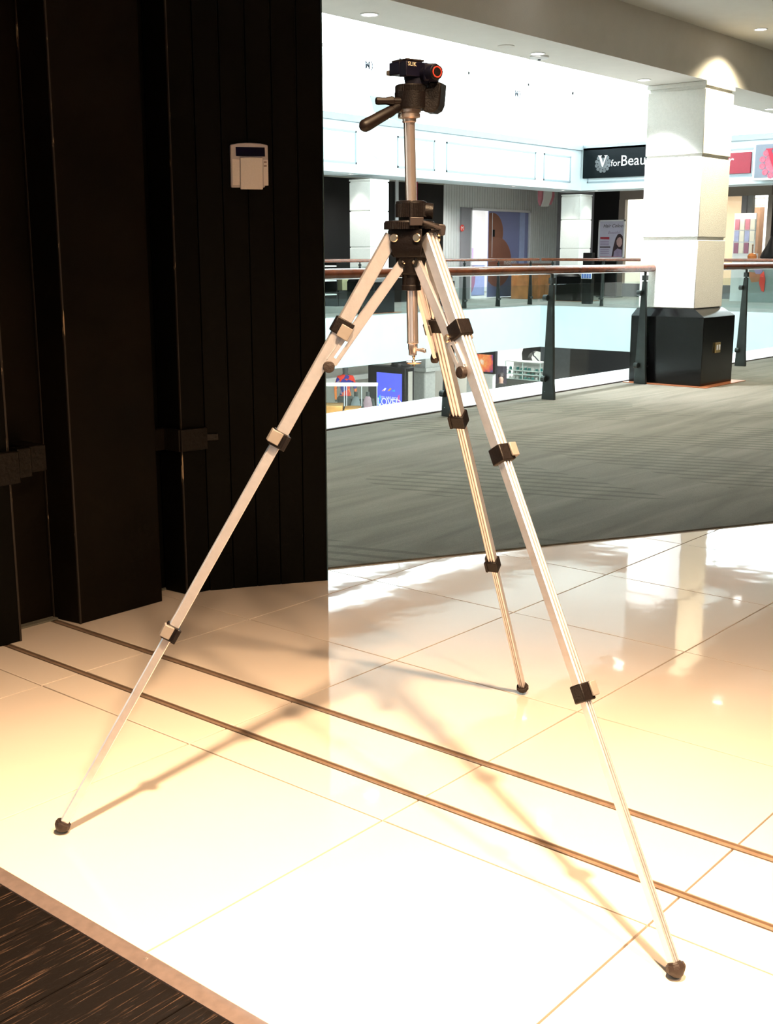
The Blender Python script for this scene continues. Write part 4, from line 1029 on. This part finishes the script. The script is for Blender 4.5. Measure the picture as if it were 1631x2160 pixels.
def lower():
    struct(MB().box(-4, 0, ZL - .1, 46, 26, ZL).build('floor_lower', M['terrazzo']))
    wl = struct_root('wall_lower')
    MB().box(-4, 25.2, ZL, 46, 25.4, -.95).build('wall_panel', M['grey_wall'], wl)
    zc = on(770, 790, 'y', 25.2).z
    MB().box(-4, 25.08, zc - .12, on(905, 790, 'y', 25.2).x, 25.2, zc).build('cornice', M['white_paint'], wl)
    MB().box(-4, 25.0, zc, on(905, 790, 'y', 25.2).x, 25.2, zc + .04).build('cornice', M['white_paint'], wl)
    a0 = on(1040, 750, 'y', 25.2).x
    MB().box(a0, 25.12, ZL, 46, 25.2, -.95).build('white_wall_panel', M['white_paint'], wl)
    struct(MB().box(46, 0, ZL, 46.2, 25.4, -.9).build('wall_lower_end', M['white_paint']))
    struct(MB().box(-4, -.2, ZL, 46, 0, -.9).build('wall_lower_near', M['grey_wall']))
    struct(MB().box(34, 0, -.94, 46, 25.4, -.8).build('ceiling_lower', M['white_paint']))
    for (u, v) in ((14, 20), (22, 19), (30, 19), (28, 12), (36, 17), (36, 22.5)):
        area((u, v, -1.0), 2.5, 2.5, 420, (1, .98, .95), name='lower_fill_light')  # area lamps without fixtures, added to brighten the lower level and white wall
    # advertising kiosk
    K = deep(855, 776, 34); fl = ZL
    wv = 1.42; du = .42; u0, v0 = K.x, K.y; zt = deep(855, 776, 34).z
    t = thing('advertising_kiosk', 'tall black advertising kiosk with a lit blue screen on the lower level', 'display', (u0 + .2, v0 + wv / 2, fl))
    MB().box(u0, v0, fl, u0 + du, v0 + wv, zt).build('case', M['kiosk_black'], t, bev=.02)
    MB().box(u0 + du * .3, v0 - .02, fl + .1, u0 + du * .75, v0, zt - .12).build('side_panel', M['grey_wall'], t)
    X = u0 - .01
    P = lambda px, py: on(px, py, 'x', X)
    zs = P(822, 787).z; y1, y0 = P(795, 800).y, P(848, 800).y
    MB().box(X - .01, y0, zs - 1.75, X + .005, y1, zs).build('screen', M['screen_blue'], t)
    xd = SV
    def flat(pts, mt_): MB().prism([Vector((X - .012, P(x, y).y, P(x, y).z)) for x, y in pts], (-.004, 0, 0)).build('print', mt_, t)
    flat([(806, 825), (812, 825), (816, 819), (813, 818)], M['scr_white']); flat([(818, 825), (824, 818), (827, 820), (822, 825)], M['scr_gold'])
    flat([(826, 825), (833, 822), (834, 826)], M['scr_cyan']); flat([(806, 824), (811, 822), (812, 825)], M['scr_pink'])
    flat([(799, 838), (803, 832), (804, 846)], M['scr_cyan']); flat([(797, 845), (803, 848), (799, 856)], M['scr_cyan']); flat([(799, 853), (804, 850), (803, 859)], M['scr_white'])
    flat([(840, 835), (844, 832), (843, 848), (840, 846)], M['scr_pink'])
    a_ = P(822, 842); text('YOU ARE MORE', (X - .014, a_.y, a_.z), SV, UP, .11, M['scr_white'], t, align='CENTER')
    a_ = P(822, 855.5); text('LOVED', (X - .014, a_.y, a_.z), SV, UP, .30, M['scr_white'], t, align='CENTER', depth=.004, spacing=.95)
    a_ = P(822, 864); text('THAN YOU KNOW', (X - .014, a_.y, a_.z), SV, UP, .10, M['scr_white'], t, align='CENTER')
    # a dark speaker on top of the kiosk
    q = deep(850, 772, 34.3)
    t = thing('dome_unit', 'dark rounded unit on top of the advertising kiosk', 'unit', (q.x + .2, q.y + .25, zt))
    MB().lathe((q.x + .2, q.y + .25, zt), UP, [(0, .28), (.1, .27), (.2, .18), (.24, .05)], 20).build('housing', M['kiosk_black'], t)
    MB().cyl((q.x + .2, q.y + .25, zt), (q.x + .2, q.y + .25, zt + .03), .3, n=20).build('foot', M['kiosk_black'], t)
    # stone column with cap, right of the kiosk
    q = deep(893, 830, 37)
    t = thing('stone_column', 'grey stone column with a wide cap right of the advertising kiosk', 'column', (q.x, q.y, fl))
    zc_ = deep(893, 781, 37).z; zc2 = deep(893, 765, 37).z
    MB().box(q.x - .28, q.y - .28, fl, q.x + .28, q.y + .28, zc_).build('shaft', M['concrete'], t, bev=.05)
    MB().box(q.x - .45, q.y - .45, zc_, q.x + .45, q.y + .45, zc2 - .12).build('cap', M['concrete'], t)
    MB().box(q.x - .38, q.y - .38, zc2 - .12, q.x + .38, q.y + .38, -.95).build('cap_block', M['concrete'], t)
    # sportswear mannequin
    q = deep(729, 840, 33.2); b0 = Vector((q.x, q.y, fl + .62))
    zh = deep(729, 766, 33.2).z
    t = thing('mannequin', 'dark mannequin in a blue and orange patterned jersey on the lower level', 'mannequin', (q.x, q.y, fl))
    body(t, b0, R(230), zh - b0.z, M['jersey'], M['mannequin'])
    MB().cyl((q.x, q.y, fl), (q.x, q.y, fl + .62), .4, n=24).build('plinth', M['white_paint'], t)
    m = MB(); hs = (zh - b0.z) / 1.75
    m.lathe(b0 + UP * .1 * hs, UP, [(0, .17 * hs), (.5 * hs, .19 * hs), (.8 * hs, .21 * hs), (.86 * hs, .16 * hs)], 20); m.build('trousers', M['mannequin'], t)
    # glass counter in front of it
    D = 31
    L_, Rr = deep(684, 830, D), deep(797, 830, D)
    zt = deep(740, 813, D).z; w_ = (Rr - L_); n_ = Vector((-w_.y, w_.x, 0)).normalized(); Lf = Vector((L_.x, L_.y, 0)); Rf = Vector((Rr.x, Rr.y, 0))
    t = thing('glass_showcase', 'glass topped showcase with golden wooden plinth before the jersey mannequin', 'showcase', (Lf + Rf) / 2 + UP * fl)
    zb = deep(720, 857, D).z
    wmid = Lf + (Rf - Lf) * .68
    MB().prism([Lf + UP * fl, Lf + (Rf - Lf) * .34 + UP * fl, Lf + (Rf - Lf) * .34 + n_ * .8 + UP * fl, Lf + n_ * .8 + UP * fl], UP * (zb - fl)).build('plinth', M['orange_wood'], t, bev=.02)
    MB().prism([Lf + (Rf - Lf) * .37 + UP * fl, wmid + UP * fl, wmid + n_ * .8 + UP * fl, Lf + (Rf - Lf) * .37 + n_ * .8 + UP * fl], UP * (zb - .08 - fl)).build('plinth', M['orange_wood'], t, bev=.02)
    MB().prism([Lf + UP * (zt - .02), Rf + UP * (zt - .02), Rf + n_ * .7 + UP * (zt - .02), Lf + n_ * .7 + UP * (zt - .02)], UP * .022).build('glass_top', M['white_paint'], t)  # top painted white in place of the reflection on the glass
    MB().prism([Lf + UP * zb, Rf + UP * zb, Rf + n_ * .01 + UP * zb, Lf + n_ * .01 + UP * zb], UP * (zt - zb)).build('glass_front', M['glass_clear'], t)
    for s_ in (.01, .375, .42, .70, .985):
        p = Lf + (Rf - Lf) * s_; MB().cyl(p + UP * (fl if s_ in (.01, .985) else zb), p + UP * zt, .010, n=8).build('post', M['pipe'], t)
    # two jacket forms
    for px, D_, lab, mt_ in ((751, 32.0, 'grey blue jacket on a bust form beside the glass showcase', 'grey_cloth'), (776, 32.9, 'dusty pink jacket on a bust form left of the advertising kiosk', 'pink_cloth')):
        q = deep(px, 860, D_); zs_ = deep(px, 834, D_).z
        t = thing('jacket_form', lab, 'jacket', (q.x, q.y, fl))
        MB().ball((q.x, q.y, zs_ - .42), 1, 20, 14, (.17, .14, .42)).build('torso', M[mt_], t)
        for sd in (-1, 1):
            o_ = W(sd * .17, 0); MB().tube([Vector((q.x, q.y, zs_ - .1)) + o_ * .75, Vector((q.x, q.y, zs_ - .35)) + o_ * 1.05, Vector((q.x, q.y, zs_ - .8)) + o_ * 1.1], [.05, .05, .04], 10).build('sleeve', M['mannequin'], t)
        MB().cyl((q.x, q.y, fl), (q.x, q.y, zs_ - .7), .03, n=10).build('pole', M['mannequin'], t)
        MB().cyl((q.x, q.y, fl), (q.x, q.y, fl + .03), .2, n=20).build('foot', M['mannequin'], t)
        MB().cyl((q.x, q.y, zs_ - .06), (q.x, q.y, zs_ + .1), .05, n=12).build('neck', M['mannequin'], t)
    # fiery advert screen
    X = deep(1025, 760, 36).x
    P = lambda px, py: on(px, py, 'x', X)
    t = thing('advert_screen', 'glowing orange and purple advert screen on the lower level behind the right tripod leg', 'screen', (X, P(1015, 780).y, ZL))
    za, zb_ = P(1020, 784).z, P(1020, 744).z
    MB().box(X, P(1045, 760).y, za - .05, X + .12, P(990, 760).y, zb_ + .08).build('case', M['kiosk_black'], t)
    global AD_C
    AD_C = P(1019, 763) - Vector((X, P(1015, 780).y, ZL))
    MB().box(X - .01, P(1040, 760).y, za, X, P(992, 760).y, zb_ - .05).build('screen', ad_material(), t)
    MB().box(X + .005, P(1040, 760).y, ZL, X + .16, P(985, 760).y, za - .06).build('bench', M['concrete'], t)
    # white stall with glass shelves and an arched black surround
    D = 41
    t = thing('stall_surround', 'black stall surround with an arched opening on the lower level', 'stall', deep(1180, 830, D).xy.to_3d() + UP * ZL)
    K = deep(1141, 732, D)
    MB().box(K.x, K.y - 9, ZL, K.x + .3, K.y, -.96).build('side_wall', M['kiosk_navy'], t)
    MB().box(K.x - .02, K.y - 9, ZL, K.x, K.y - 1.2, -.96).build('panel', M['kiosk_black'], t)
    q = [on(x, y, 'x', K.x + .1) for x, y in ((1141, 731), (1104, 735), (1101, 745), (1103, 775), (1107, 776), (1107, 763), (1115, 762), (1113, 755), (1116, 748), (1122, 743), (1130, 740), (1141, 743))]
    MB().prism(q, (.25, 0, 0)).build('arch', M['kiosk_black'], t)
    c0 = on(1125, 735, 'x', K.x + .3); c1 = on(1139, 764, 'x', K.x + .3)
    MB().tube([c0, c0 + Vector((0, -.02, -.25)), (c0 + c1) / 2 + Vector((0, .06, -.05)), c1], .025, 8).build('cable', M['kiosk_navy'], t)
    X = K.x - .6
    P = lambda px, py: on(px, py, 'x', X)
    yl, yr = P(1066, 790).y, P(1139, 790).y
    t = thing('glass_display_case', 'white lit display case with aqua glass shelves on the lower level', 'display case', (X, (yl + yr) / 2, ZL))
    zb_ = P(1100, 801).z; zt = P(1100, 764).z
    MB().box(X, yr, ZL, X + .55, yl, zb_).build('counter', M['dark_counter'], t)
    for y_ in (763.5, 782, 790, 801):
        z_ = P(1100, y_).z; MB().box(X, yr, z_ - .015, X + .5, yl, z_ + .015).build('shelf', M['aqua_glass'] if y_ > 770 else M['white_paint'], t)
    for y_ in (yl, yr, (yl + yr) / 2): MB().box(X, y_ - .012, zb_, X + .02, y_ + .012, zt).build('post', M['aqua_glass'], t)
    MB().box(X + .5, yr, zb_, X + .52, yl, zt).build('back', M['white_paint'], t)
    random.seed(8)
    for row, (y_, h) in enumerate(((782, .13), (790, .09), (801, .12))):
        z_ = P(1100, y_).z + .015
        for j in range(9):
            yy = yr + (yl - yr) * (j + .5) / 9 + random.uniform(-.02, .02); hh = h * random.uniform(.6, 1)
            tt = thing('trinket', 'tiny aqua or white item on the shelves of the white lit display case', 'item', (X + .2, yy, z_), 0, 'items in the lit display case')
            mt_ = M['aqua_item'] if random.random() < .55 else M['white_paint']
            MB().box(X + .15, yy - .035, z_, X + .22, yy + .035, z_ + hh * .7).build('box', mt_, tt)
            MB().box(X + .16, yy - .03, z_ + hh * .7, X + .21, yy + .03, z_ + hh).build('lid', M['white_paint'], tt)
    # dark stand behind the person, person in a black coat
    q = deep(1054, 800, 39.2)
    t = thing('info_stand', 'dark purple grey stand behind the person in the black coat', 'stand', (q.x, q.y, ZL))
    zt = deep(1054, 772, 39.2).z
    MB().box(q.x - .1, q.y - .22, ZL, q.x + .1, q.y + .22, zt).build('panel', M['stand_grey'], t, bev=.01)
    MB().box(q.x - .2, q.y - .25, ZL, q.x + .2, q.y + .25, ZL + .04).build('base', M['stand_grey'], t)
    q = deep(1057, 820, 37.6); zh = deep(1057, 789, 37.6).z; b0 = Vector((q.x, q.y, ZL)); h = zh - ZL
    t = thing('person', 'person in a black coat standing on the lower level, only head and shoulders visible', 'person', b0)
    body(t, b0, R(210), h, M['black_coat'], M['skin_r'])
    hd = b0 + UP * h * .945; f = Vector((math.cos(R(210)), math.sin(R(210)), 0))
    MB().ball(hd - f * .03 + UP * .03, .115, 18, 12, (1, 1, 1.05)).build('hair', M['black_hair'], t)
    s_ = h / 1.75
    MB().lathe(b0 + UP * .55 * s_, UP, [(0, .26 * s_), (.3 * s_, .22 * s_), (.6 * s_, .235 * s_), (.8 * s_, .25 * s_), (.87 * s_, .19 * s_), (.93 * s_, .075 * s_)], 24).build('coat', M['black_coat'], t)
M['kiosk_navy'] = mat('dark_slate_board', (0.055, 0.062, 0.068), 0.5, vary=0.1)
M['dark_counter'] = mat('dark_grey_counter', (0.09, 0.095, 0.09), 0.5, vary=0.05)
M['aqua_item'] = mat('teal_packaging', (0.05, 0.28, 0.26), 0.4, vary=0.3)
M['stand_grey'] = mat('purple_grey_stand', (0.07, 0.06, 0.085), 0.5, vary=0.1)
lower()

# ------------------------------------------------------------------ the tripod
def tripod():
    Y0 = 2.257
    C = W(.052, Y0)
    T = thing('tripod', 'silver camera tripod with black pan head standing on the cream tiles', 'tripod', C)
    h = lambda px, py, dy=0.0: deep(px, py, Y0 + dy)
    ex, ey = W(1, 0), W(0, 1)
    wv = lambda x, y, z=0.0: ex * x + ey * y + UP * z
    # --- centre column
    m = MB(); m.cyl(h(868.5, 470), h(863.5, 256), .0105, n=32); m.build('centre_column', M['chrome'], T)
    m = MB(); m.cyl(h(868, 560), h(871, 720), .0108, n=32)
    ax = (h(871, 750) - h(871, 720)).normalized()
    m.lathe(h(871, 719), ax, [(0, .0108), (.002, .0112), (.004, .0112), (.006, .0092), (.016, .0090), (.018, .0078), (.027, .0076), (.028, .004)], 28)
    m.build('lower_column', M['chrome'], T)
    m = MB(); m.lathe(h(873, 748), ax, [(0, .0028), (.004, .0034), (.007, .0018), (.010, .0022), (.013, .0042), (.0135, .0145), (.0155, .0150), (.017, .0140), (.018, .003), (.022, .0025)], 28)
    m.build('hook_disc', M['brassy'], T)
    m = MB(); m.tube([h(880, 738), h(886, 738, -.004), h(891, 738, -.006), h(896, 740, -.008), h(897, 744, -.009)], [.003, .003, .0042, .0042, .0025], 12); m.build('column_lever', M['chrome'], T)
    # --- collar, crank
    m = MB(); m.gear(h(868, 458), h(867.6, 430), .0285, .0012, 44); m.lathe(h(867.6, 430), UP, [(0, .029), (.004, .0285), (.0055, .024)], 36); m.build('column_lock_collar', M['plastic'], T)
    m = MB(); m.obox(h(868, 443, -.028), wv(.003, 0), wv(0, .003), wv(0, 0, .015)); m.build('lock_split', M['plastic'], T, bev=.001)
    m = MB(); m.cyl(h(884, 444), h(914, 446), .016, .0145, 28); m.build('crank_boss', M['plastic'], T, bev=.001)
    m = MB(); m.obox(h(878, 467, -.045), wv(.0125, .002), wv(-.001, .008), wv(.0005, 0, .0075)); m.build('crank_block', M['lever_dark'], T, bev=.0015)
    cr = MB(); cr.bar(h(892, 470, -.052), h(930, 479, -.044), .010, .009); cr.build('crank_arm', M['plastic'], T, bev=.002)
    m = MB(); m.prism([h(922, 472, -.05), h(938, 473, -.05), h(941, 478, -.05), h(939, 496, -.05), h(932, 498, -.05), (h(916, 484, -.05))], wv(0, .012)); m.build('crank_knob', M['lever_dark'], T, bev=.0018)
    m = MB(); m.tube([h(893, 468, -.06), h(905, 472, -.06), h(930, 482, -.055)], .003, 10); m.build('crank_edge', M['lever_dark'], T)
    # --- shoulder and leg yoke
    m = MB(); m.gear(h(864, 484), h(864, 469.5), .0465, .0011, 68); m.lathe(h(864, 470), UP, [(0, .047), (.003, .045), (.004, .03)], 40); m.build('shoulder_ring', M['plastic'], T)
    m = MB(); m.cyl(h(868, 471), h(868, 456), .024, n=32); m.build('neck_tube', M['plastic'], T)
    feet = [(-.645, 2.164), (.461, 1.683), (.357, 2.924)]
    dirs = []
    Cc = Vector((.052, Y0))
    for f in feet:
        d = (Vector(f) - Cc).normalized(); dirs.append(d)
    z1, z0 = h(866, 483).z, h(866, 536).z
    ring = []
    for k, d in enumerate(dirs):
        a = math.atan2(d.y, d.x)
        for s_ in (-R(13), R(13)): ring.append((a + s_, .036))
        ring.append((a + R(21), .0515)); ring.append((a - R(21), .0515))
    ring.sort(key=lambda q: q[0] % (2 * math.pi))
    Cw = lambda r, a, z: W(.052 + r * math.cos(a), Y0 + r * math.sin(a), z)
    m = MB(); n_ = len(ring); vs = []
    lev = [(z1, .96), (z1 - .004, 1.0), (z0 + .012, 1.0), (z0 + .002, .93), (z0 - .006, .80)]
    for z, k in lev: vs += [Cw(r * k, a, z) for a, r in ring]
    fs = [tuple(range(n_)), tuple(range(4 * n_, 5 * n_))]
    for L_ in range(4): fs += [(L_ * n_ + i, L_ * n_ + (i + 1) % n_, (L_ + 1) * n_ + (i + 1) % n_, (L_ + 1) * n_ + i) for i in range(n_)]
    m.add(vs, fs); m.build('leg_yoke', M['plastic'], T, bev=.0015)
    # screws on the three faces between the legs
    for k in range(3):
        d = -dirs[k]; rd = W(d.x, d.y); tn = W(-d.y, d.x)
        for s_ in (-1, 1):
            c = C + rd * .0395 + tn * s_ * .0225 + UP * (h(850, 502).z)
            m = MB(); m.lathe(c, rd, [(0, .0082), (.0035, .0080), (.005, .0066), (.0052, .003)], 20); m.build('yoke_screw', M['brassy'], T)
    # brace hub under the yoke
    m = MB(); m.lathe(h(868, 534), -UP, [(0, .030), (.012, .029), (.020, .024), (.036, .023), (.040, .0172), (.058, .0168), (.060, .0185), (.068, .0185), (.069, .012)], 36); m.build('brace_hub', M['plastic'], T)
    zb = h(850, 552).z
    # --- legs
    for k, (f, d2) in enumerate(zip(feet, dirs)):
        rd = W(d2.x, d2.y); tn = W(-d2.y, d2.x)       # tn: counter-clockwise side
        sh = W(-.012, 0) if k == 2 else W(0, 0)
        Tp = C + rd * .045 + UP * 1.160 + sh; Fo = W(*f) + UP * .022
        dn = (Fo - Tp).normalized(); L = (Fo - Tp).length; vo = tn.cross(dn).normalized()
        if vo.dot(rd) < 0: vo = -vo
        at = lambda t, v=0.0, u=0.0: Tp + dn * (t * L) + vo * v + tn * u
        def profile(wt, wr):
            hw = wt / 2; hv = wr / 2
            def side(sg):
                row = []
                for q in range(3):
                    a0 = -hw + wt * q / 3; a1 = a0 + wt / 3; c_ = .0007
                    if q: row.append((a0 + c_, hv - .0045))
                    row += [(a0 + (c_ if q else 0), hv - .0014), (a0 + .0018, hv - .0002), ((a0 + a1) / 2, hv + .0002), (a1 - .0018, hv - .0002), (a1 - (c_ if q < 2 else 0), hv - .0014)]
                    if q < 2: row.append((a1 - c_, hv - .0045))
                return [(x, sg * y) for x, y in row]
            up_ = side(1); lo_ = side(-1)[::-1]
            return up_ + lo_
        sizes = [(.0225, .0255), (.0215, .0240), (.0178, .0195), (.0140, .0160)]
        cuts = [-.004, .142, .327, .657, 1.0]
        for q in range(4):
            wt, wr = sizes[q]; pr_ = profile(wt, wr)
            a0 = cuts[q]; a1 = cuts[q + 1] + (.004 if q < 3 else -.004)
            m = MB(); m.prism([at(a0) + tn * x + vo * y for x, y in pr_], dn * (L * (a1 - a0))); m.build('leg_section', M['alu'], T, smooth=False)
        for q in range(3):
            t_ = cuts[q + 1]; wt, wr = sizes[q]; hw, hv = wt / 2 + .0042, wr / 2 + .0042
            m = MB(); m.obox(at(t_), tn * hw, vo * hv, dn * .0155); cl = m.build('clamp_collar', M['plastic'], T, bev=.0022)
            off = .006 if q == 0 else -.002
            vv = -.007 if q == 0 else .0035
            v0_, v1_ = (-hv - .0035, hv * .15) if q == 0 else (-hv * .12, hv + .0042)
            m = MB()
            if q == 0: pr_ = [(hw + .0004, v1_), (hw + .0065, v1_ + .001), (hw + .0085, (v0_ + v1_) / 2), (hw + .0070, v0_), (hw * .45, v0_ - .0015), (hw * .45, -hv - .0006), (hw + .0004, -hv - .0006)]
            else: pr_ = [(hw + .0004, v0_), (hw + .0065, v0_ - .001), (hw + .0085, (v0_ + v1_) / 2), (hw + .0070, v1_), (hw * .35, v1_ + .0015), (hw * .35, hv + .0006), (hw + .0004, hv + .0006)]
            m.prism([at(t_) - dn * .0125 + dn * off + tn * x + vo * y for x, y in pr_], dn * .025); m.build('clamp_lever', M['lever'], cl, bev=.0014)
            m = MB(); m.obox(at(t_, -hv * .9) + tn * (hw + .001), tn * .003, vo * .004, dn * .015); m.build('lever_hinge', M['plastic'], cl, bev=.001)
        # brace: two flat slotted bars either side of the leg
        pin = at(.200, -.0145)
        hub = C + rd * .022 + UP * zb + sh * .5
        bd = (pin - hub); BL = bd.length; bd.normalize(); bv = tn.cross(bd).normalized()
        s_ = 1 if k != 1 else -1
        off = tn * s_ * (sizes[1][0] / 2 + .0022)
        br = T
        w0 = .0085; w1 = .0105
        m = MB()
        def strip(a, b, v0, v1, u0=-.0012, u1=.0012):
            # quad bar piece in the brace plane
            A = hub + bd * a + off; B = hub + bd * b + off
            m.hexa([A + bv * v0[0] + tn * u0, B + bv * v0[1] + tn * u0, B + bv * v1[1] + tn * u0, A + bv * v1[0] + tn * u0], [A + bv * v0[0] + tn * u1, B + bv * v0[1] + tn * u1, B + bv * v1[1] + tn * u1, A + bv * v1[0] + tn * u1])
        sa, sb = BL - .058, BL - .020
        strip(.004, sa, (-w0, -w1), (w0, w1)); strip(sa, sb, (-w1, -w1), (-.0028, -.0028)); strip(sa, sb, (.0028, .0028), (w1, w1)); strip(sb, BL + .004, (-w1, -w1 * .8), (w1, w1 * .8))
        # folded rim along both edges
        for e in (-1, 1): strip(.004, BL - .01, (e * w0 - .0006, e * w1 - .0006), (e * w0 + .0006, e * w1 + .0006), -.0012 - (.005 if s_ > 0 else -.0), .0012 + (.005 if s_ < 0 else 0))
        brace = m.build('brace', M['alu'], T, smooth=False)
        m = MB(); m.cyl(hub + off * .0 - tn * .016, hub + off + tn * s_ * .004, .0105, n=24); m.build('brace_pivot', M['plastic'], T, bev=.001)
        m = MB(); m.lathe(hub + off + tn * s_ * .004, tn * s_, [(0, .0042), (.002, .004), (.003, .002)], 16); m.build('pivot_rivet', M['brassy'], T)
        m = MB(); m.lathe(pin + off, tn * s_, [(-.002, .0108), (.006, .0112), (.0085, .0100), (.0092, .006)], 28); m.build('brace_knob', M['rubber'], T)
        if k == 1:
            q_ = hub + bd * (BL * .70) + off - bv * 0
            m = MB(); m.lathe(q_, tn * s_, [(0, .0075), (.004, .0078), (.006, .006), (.0064, .0025)], 20); m.build('lock_screw', M['brassy'], T)
        # rubber foot
        e = at(1.0)
        m = MB(); m.lathe(e - dn * .006, dn, [(0, .0105), (.003, .0118), (.0035, .0150), (.010, .0165), (.0125, .0160), (.0175, .0128), (.0225, .0085), (.0250, .004)], 10)
        m.build('rubber_foot', M['rubber'], T)
    # --- pan and tilt head
    m = MB(); m.lathe(h(863.7, 259), (h(863, 230) - h(863.7, 259)), [(0, .0115), (.001, .0128), (.0065, .0130), (.008, .0190), (.0085, .0205), (.0150, .0205), (.0155, .0190), (.0165, .0190), (.017, .0218), (.0225, .0222), (.0235, .021)], 40); m.build('column_flange', M['brassy2'], T)
    m = MB(); m.lathe(h(868, 232), UP, [(0, .0285), (.003, .0305), (.030, .0308), (.0305, .0295)], 48); m.build('pan_base', M['plastic'], T)
    m = MB(); m.gear(h(868, 196.5), h(868, 183), .0290, .0010, 52); m.lathe(h(868, 183), UP, [(0, .0298), (.002, .0285), (.0035, .022)], 40); m.build('pan_ring', M['plastic'], T)
    m = MB(); q = [h(x, y, -.018) for x, y in ((896, 186), (903, 184), (905, 172), (931, 173), (929, 200), (927, 220), (922, 231), (912, 237), (896, 236), (889, 232))]; m.prism(q, wv(.012, .036)); m.build('side_arm', M['plastic'], T, bev=.0025)
    m = MB(); q = [h(x, y, -.014) for x, y in ((852, 158), (905, 158), (906, 180), (860, 182), (856, 178))]; m.prism(q, wv(0, .03)); m.build('tilt_neck', M['plastic_blue'], T, bev=.002)
    K = h(857, 141, -.034); er = wv(.80, .60); el = wv(-.62, .78)
    zt, zb2 = h(857, 123, -.034).z, h(857, 159.5, -.034).z
    def quad(base, a, b, za, zb_): return [Vector((*(base).xy, za)), Vector((*(base + a).xy, za)), Vector((*(base + a + b).xy, za)), Vector((*(base + b).xy, za))], zb_
    def block(p, a, b, z_lo, z_hi, name, mt_, bev=.002):
        P = [Vector((*q.xy, 0)) for q in (p, p + a, p + a + b, p + b)]
        m = MB(); m.hexa([q + UP * z_lo for q in P], [q + UP * z_hi for q in P]); return m.build(name, mt_, T, bev=bev)
    block(K, er * .052, el * .020, zb2, zt - .003, 'tilt_block', M['plastic_blue'])
    block(K + el * .020, er * .050, el * .030, zb2 + .005, zt - .002, 'tilt_block', M['plastic_blue'])
    block(K + el * .002 + er * .003, er * .040, el * .044, zt - .002, zt + .0015, 'camera_plate', M['rubber'], .001)
    block(K + el * .047, er * .012, el * .012, h(822, 158, .0).z, h(822, 147, .0).z, 'plate_lever', M['lever'], .002)
    # tilt barrel with the red ringed cap
    c1 = h(921, 152, -.040); axb = wv(.50, -.86, 0)
    m = MB(); m.cyl(c1 - axb * .055, c1, .0135, n=32); m.build('tilt_barrel', M['plastic_blue'], T, bev=.001)
    block(h(893, 150, -.03), wv(.026, 0), wv(.004, .03), h(900, 170, -.03).z, h(900, 133, -.03).z, 'tilt_cheek', M['plastic_blue'], .003)
    m = MB(); m.lathe(c1, axb, [(0, .0125), (.002, .0122), (.0022, .0075)], 32); m.build('barrel_cap', M['plastic'], T)
    a_ = axb.cross(UP).normalized()
    m = MB(); m.tube([c1 + axb * .0024 + (a_ * math.cos(t) + UP * math.sin(t)) * .0087 for t in [2 * math.pi * k / 32 for k in range(32)]], .0012, 8, True); m.build('red_ring', M['red'], T)
    # maker's lettering on the plate face
    o_ = K + er * .0035 - el * .0006; o_.z = h(866, 137.5, -.034).z
    text('SLIK', o_, er, UP, .0098, M['gold_print'], T, depth=.0004, spacing=1.08)
    # pan handle and lock knob
    m = MB(); m.tube([h(846, 220, -.012), h(836, 227, -.018), h(828, 232, -.022)], [.0075, .0085, .0095], 18); m.build('handle_stem', M['plastic'], T)
    pts = [h(832, 230, -.020), h(824, 235, -.024), h(800, 248, -.034), h(776, 262, -.044), h(768, 266, -.048), h(764, 268, -.050), h(760, 270, -.051)]
    m = MB(); m.tube(pts, [.0085, .0098, .0105, .0115, .0112, .0090, .0045], 20); m.build('handle_grip', M['plastic_brown'], T)
    m = MB(); m.cyl(h(845, 213, -.018), h(826, 213, -.024), .0065, n=18); m.build('knob_stem', M['plastic_brown'], T)
    m = MB(); m.tube([h(831, 213, -.024), h(826, 213, -.025), h(813, 213, -.028), h(797, 213, -.032), h(793, 213, -.033)], [.0085, .0088, .0066, .0072, .0060], 8); m.build('pan_lock_knob', M['plastic_brown'], T, bev=.0008)
M['brassy'] = mat('warm_plated_steel', (0.80, 0.62, 0.46), 0.25, metal=1.0, vary=0.05)
M['brassy2'] = mat('plated_flange', (0.72, 0.58, 0.50), 0.3, metal=0.9, vary=0.05)
M['lever_dark'] = mat('charcoal_plastic', (0.030, 0.022, 0.022), 0.4, vary=0.1)
M['plastic_brown'] = mat('brown_black_plastic', (0.0065, 0.0030, 0.0025), 0.45, spec=0.28, vary=0.15)
M['gold_print'] = mat('cream_gold_print', (0.85, 0.72, 0.52), 0.5, vary=0.02)
tripod()
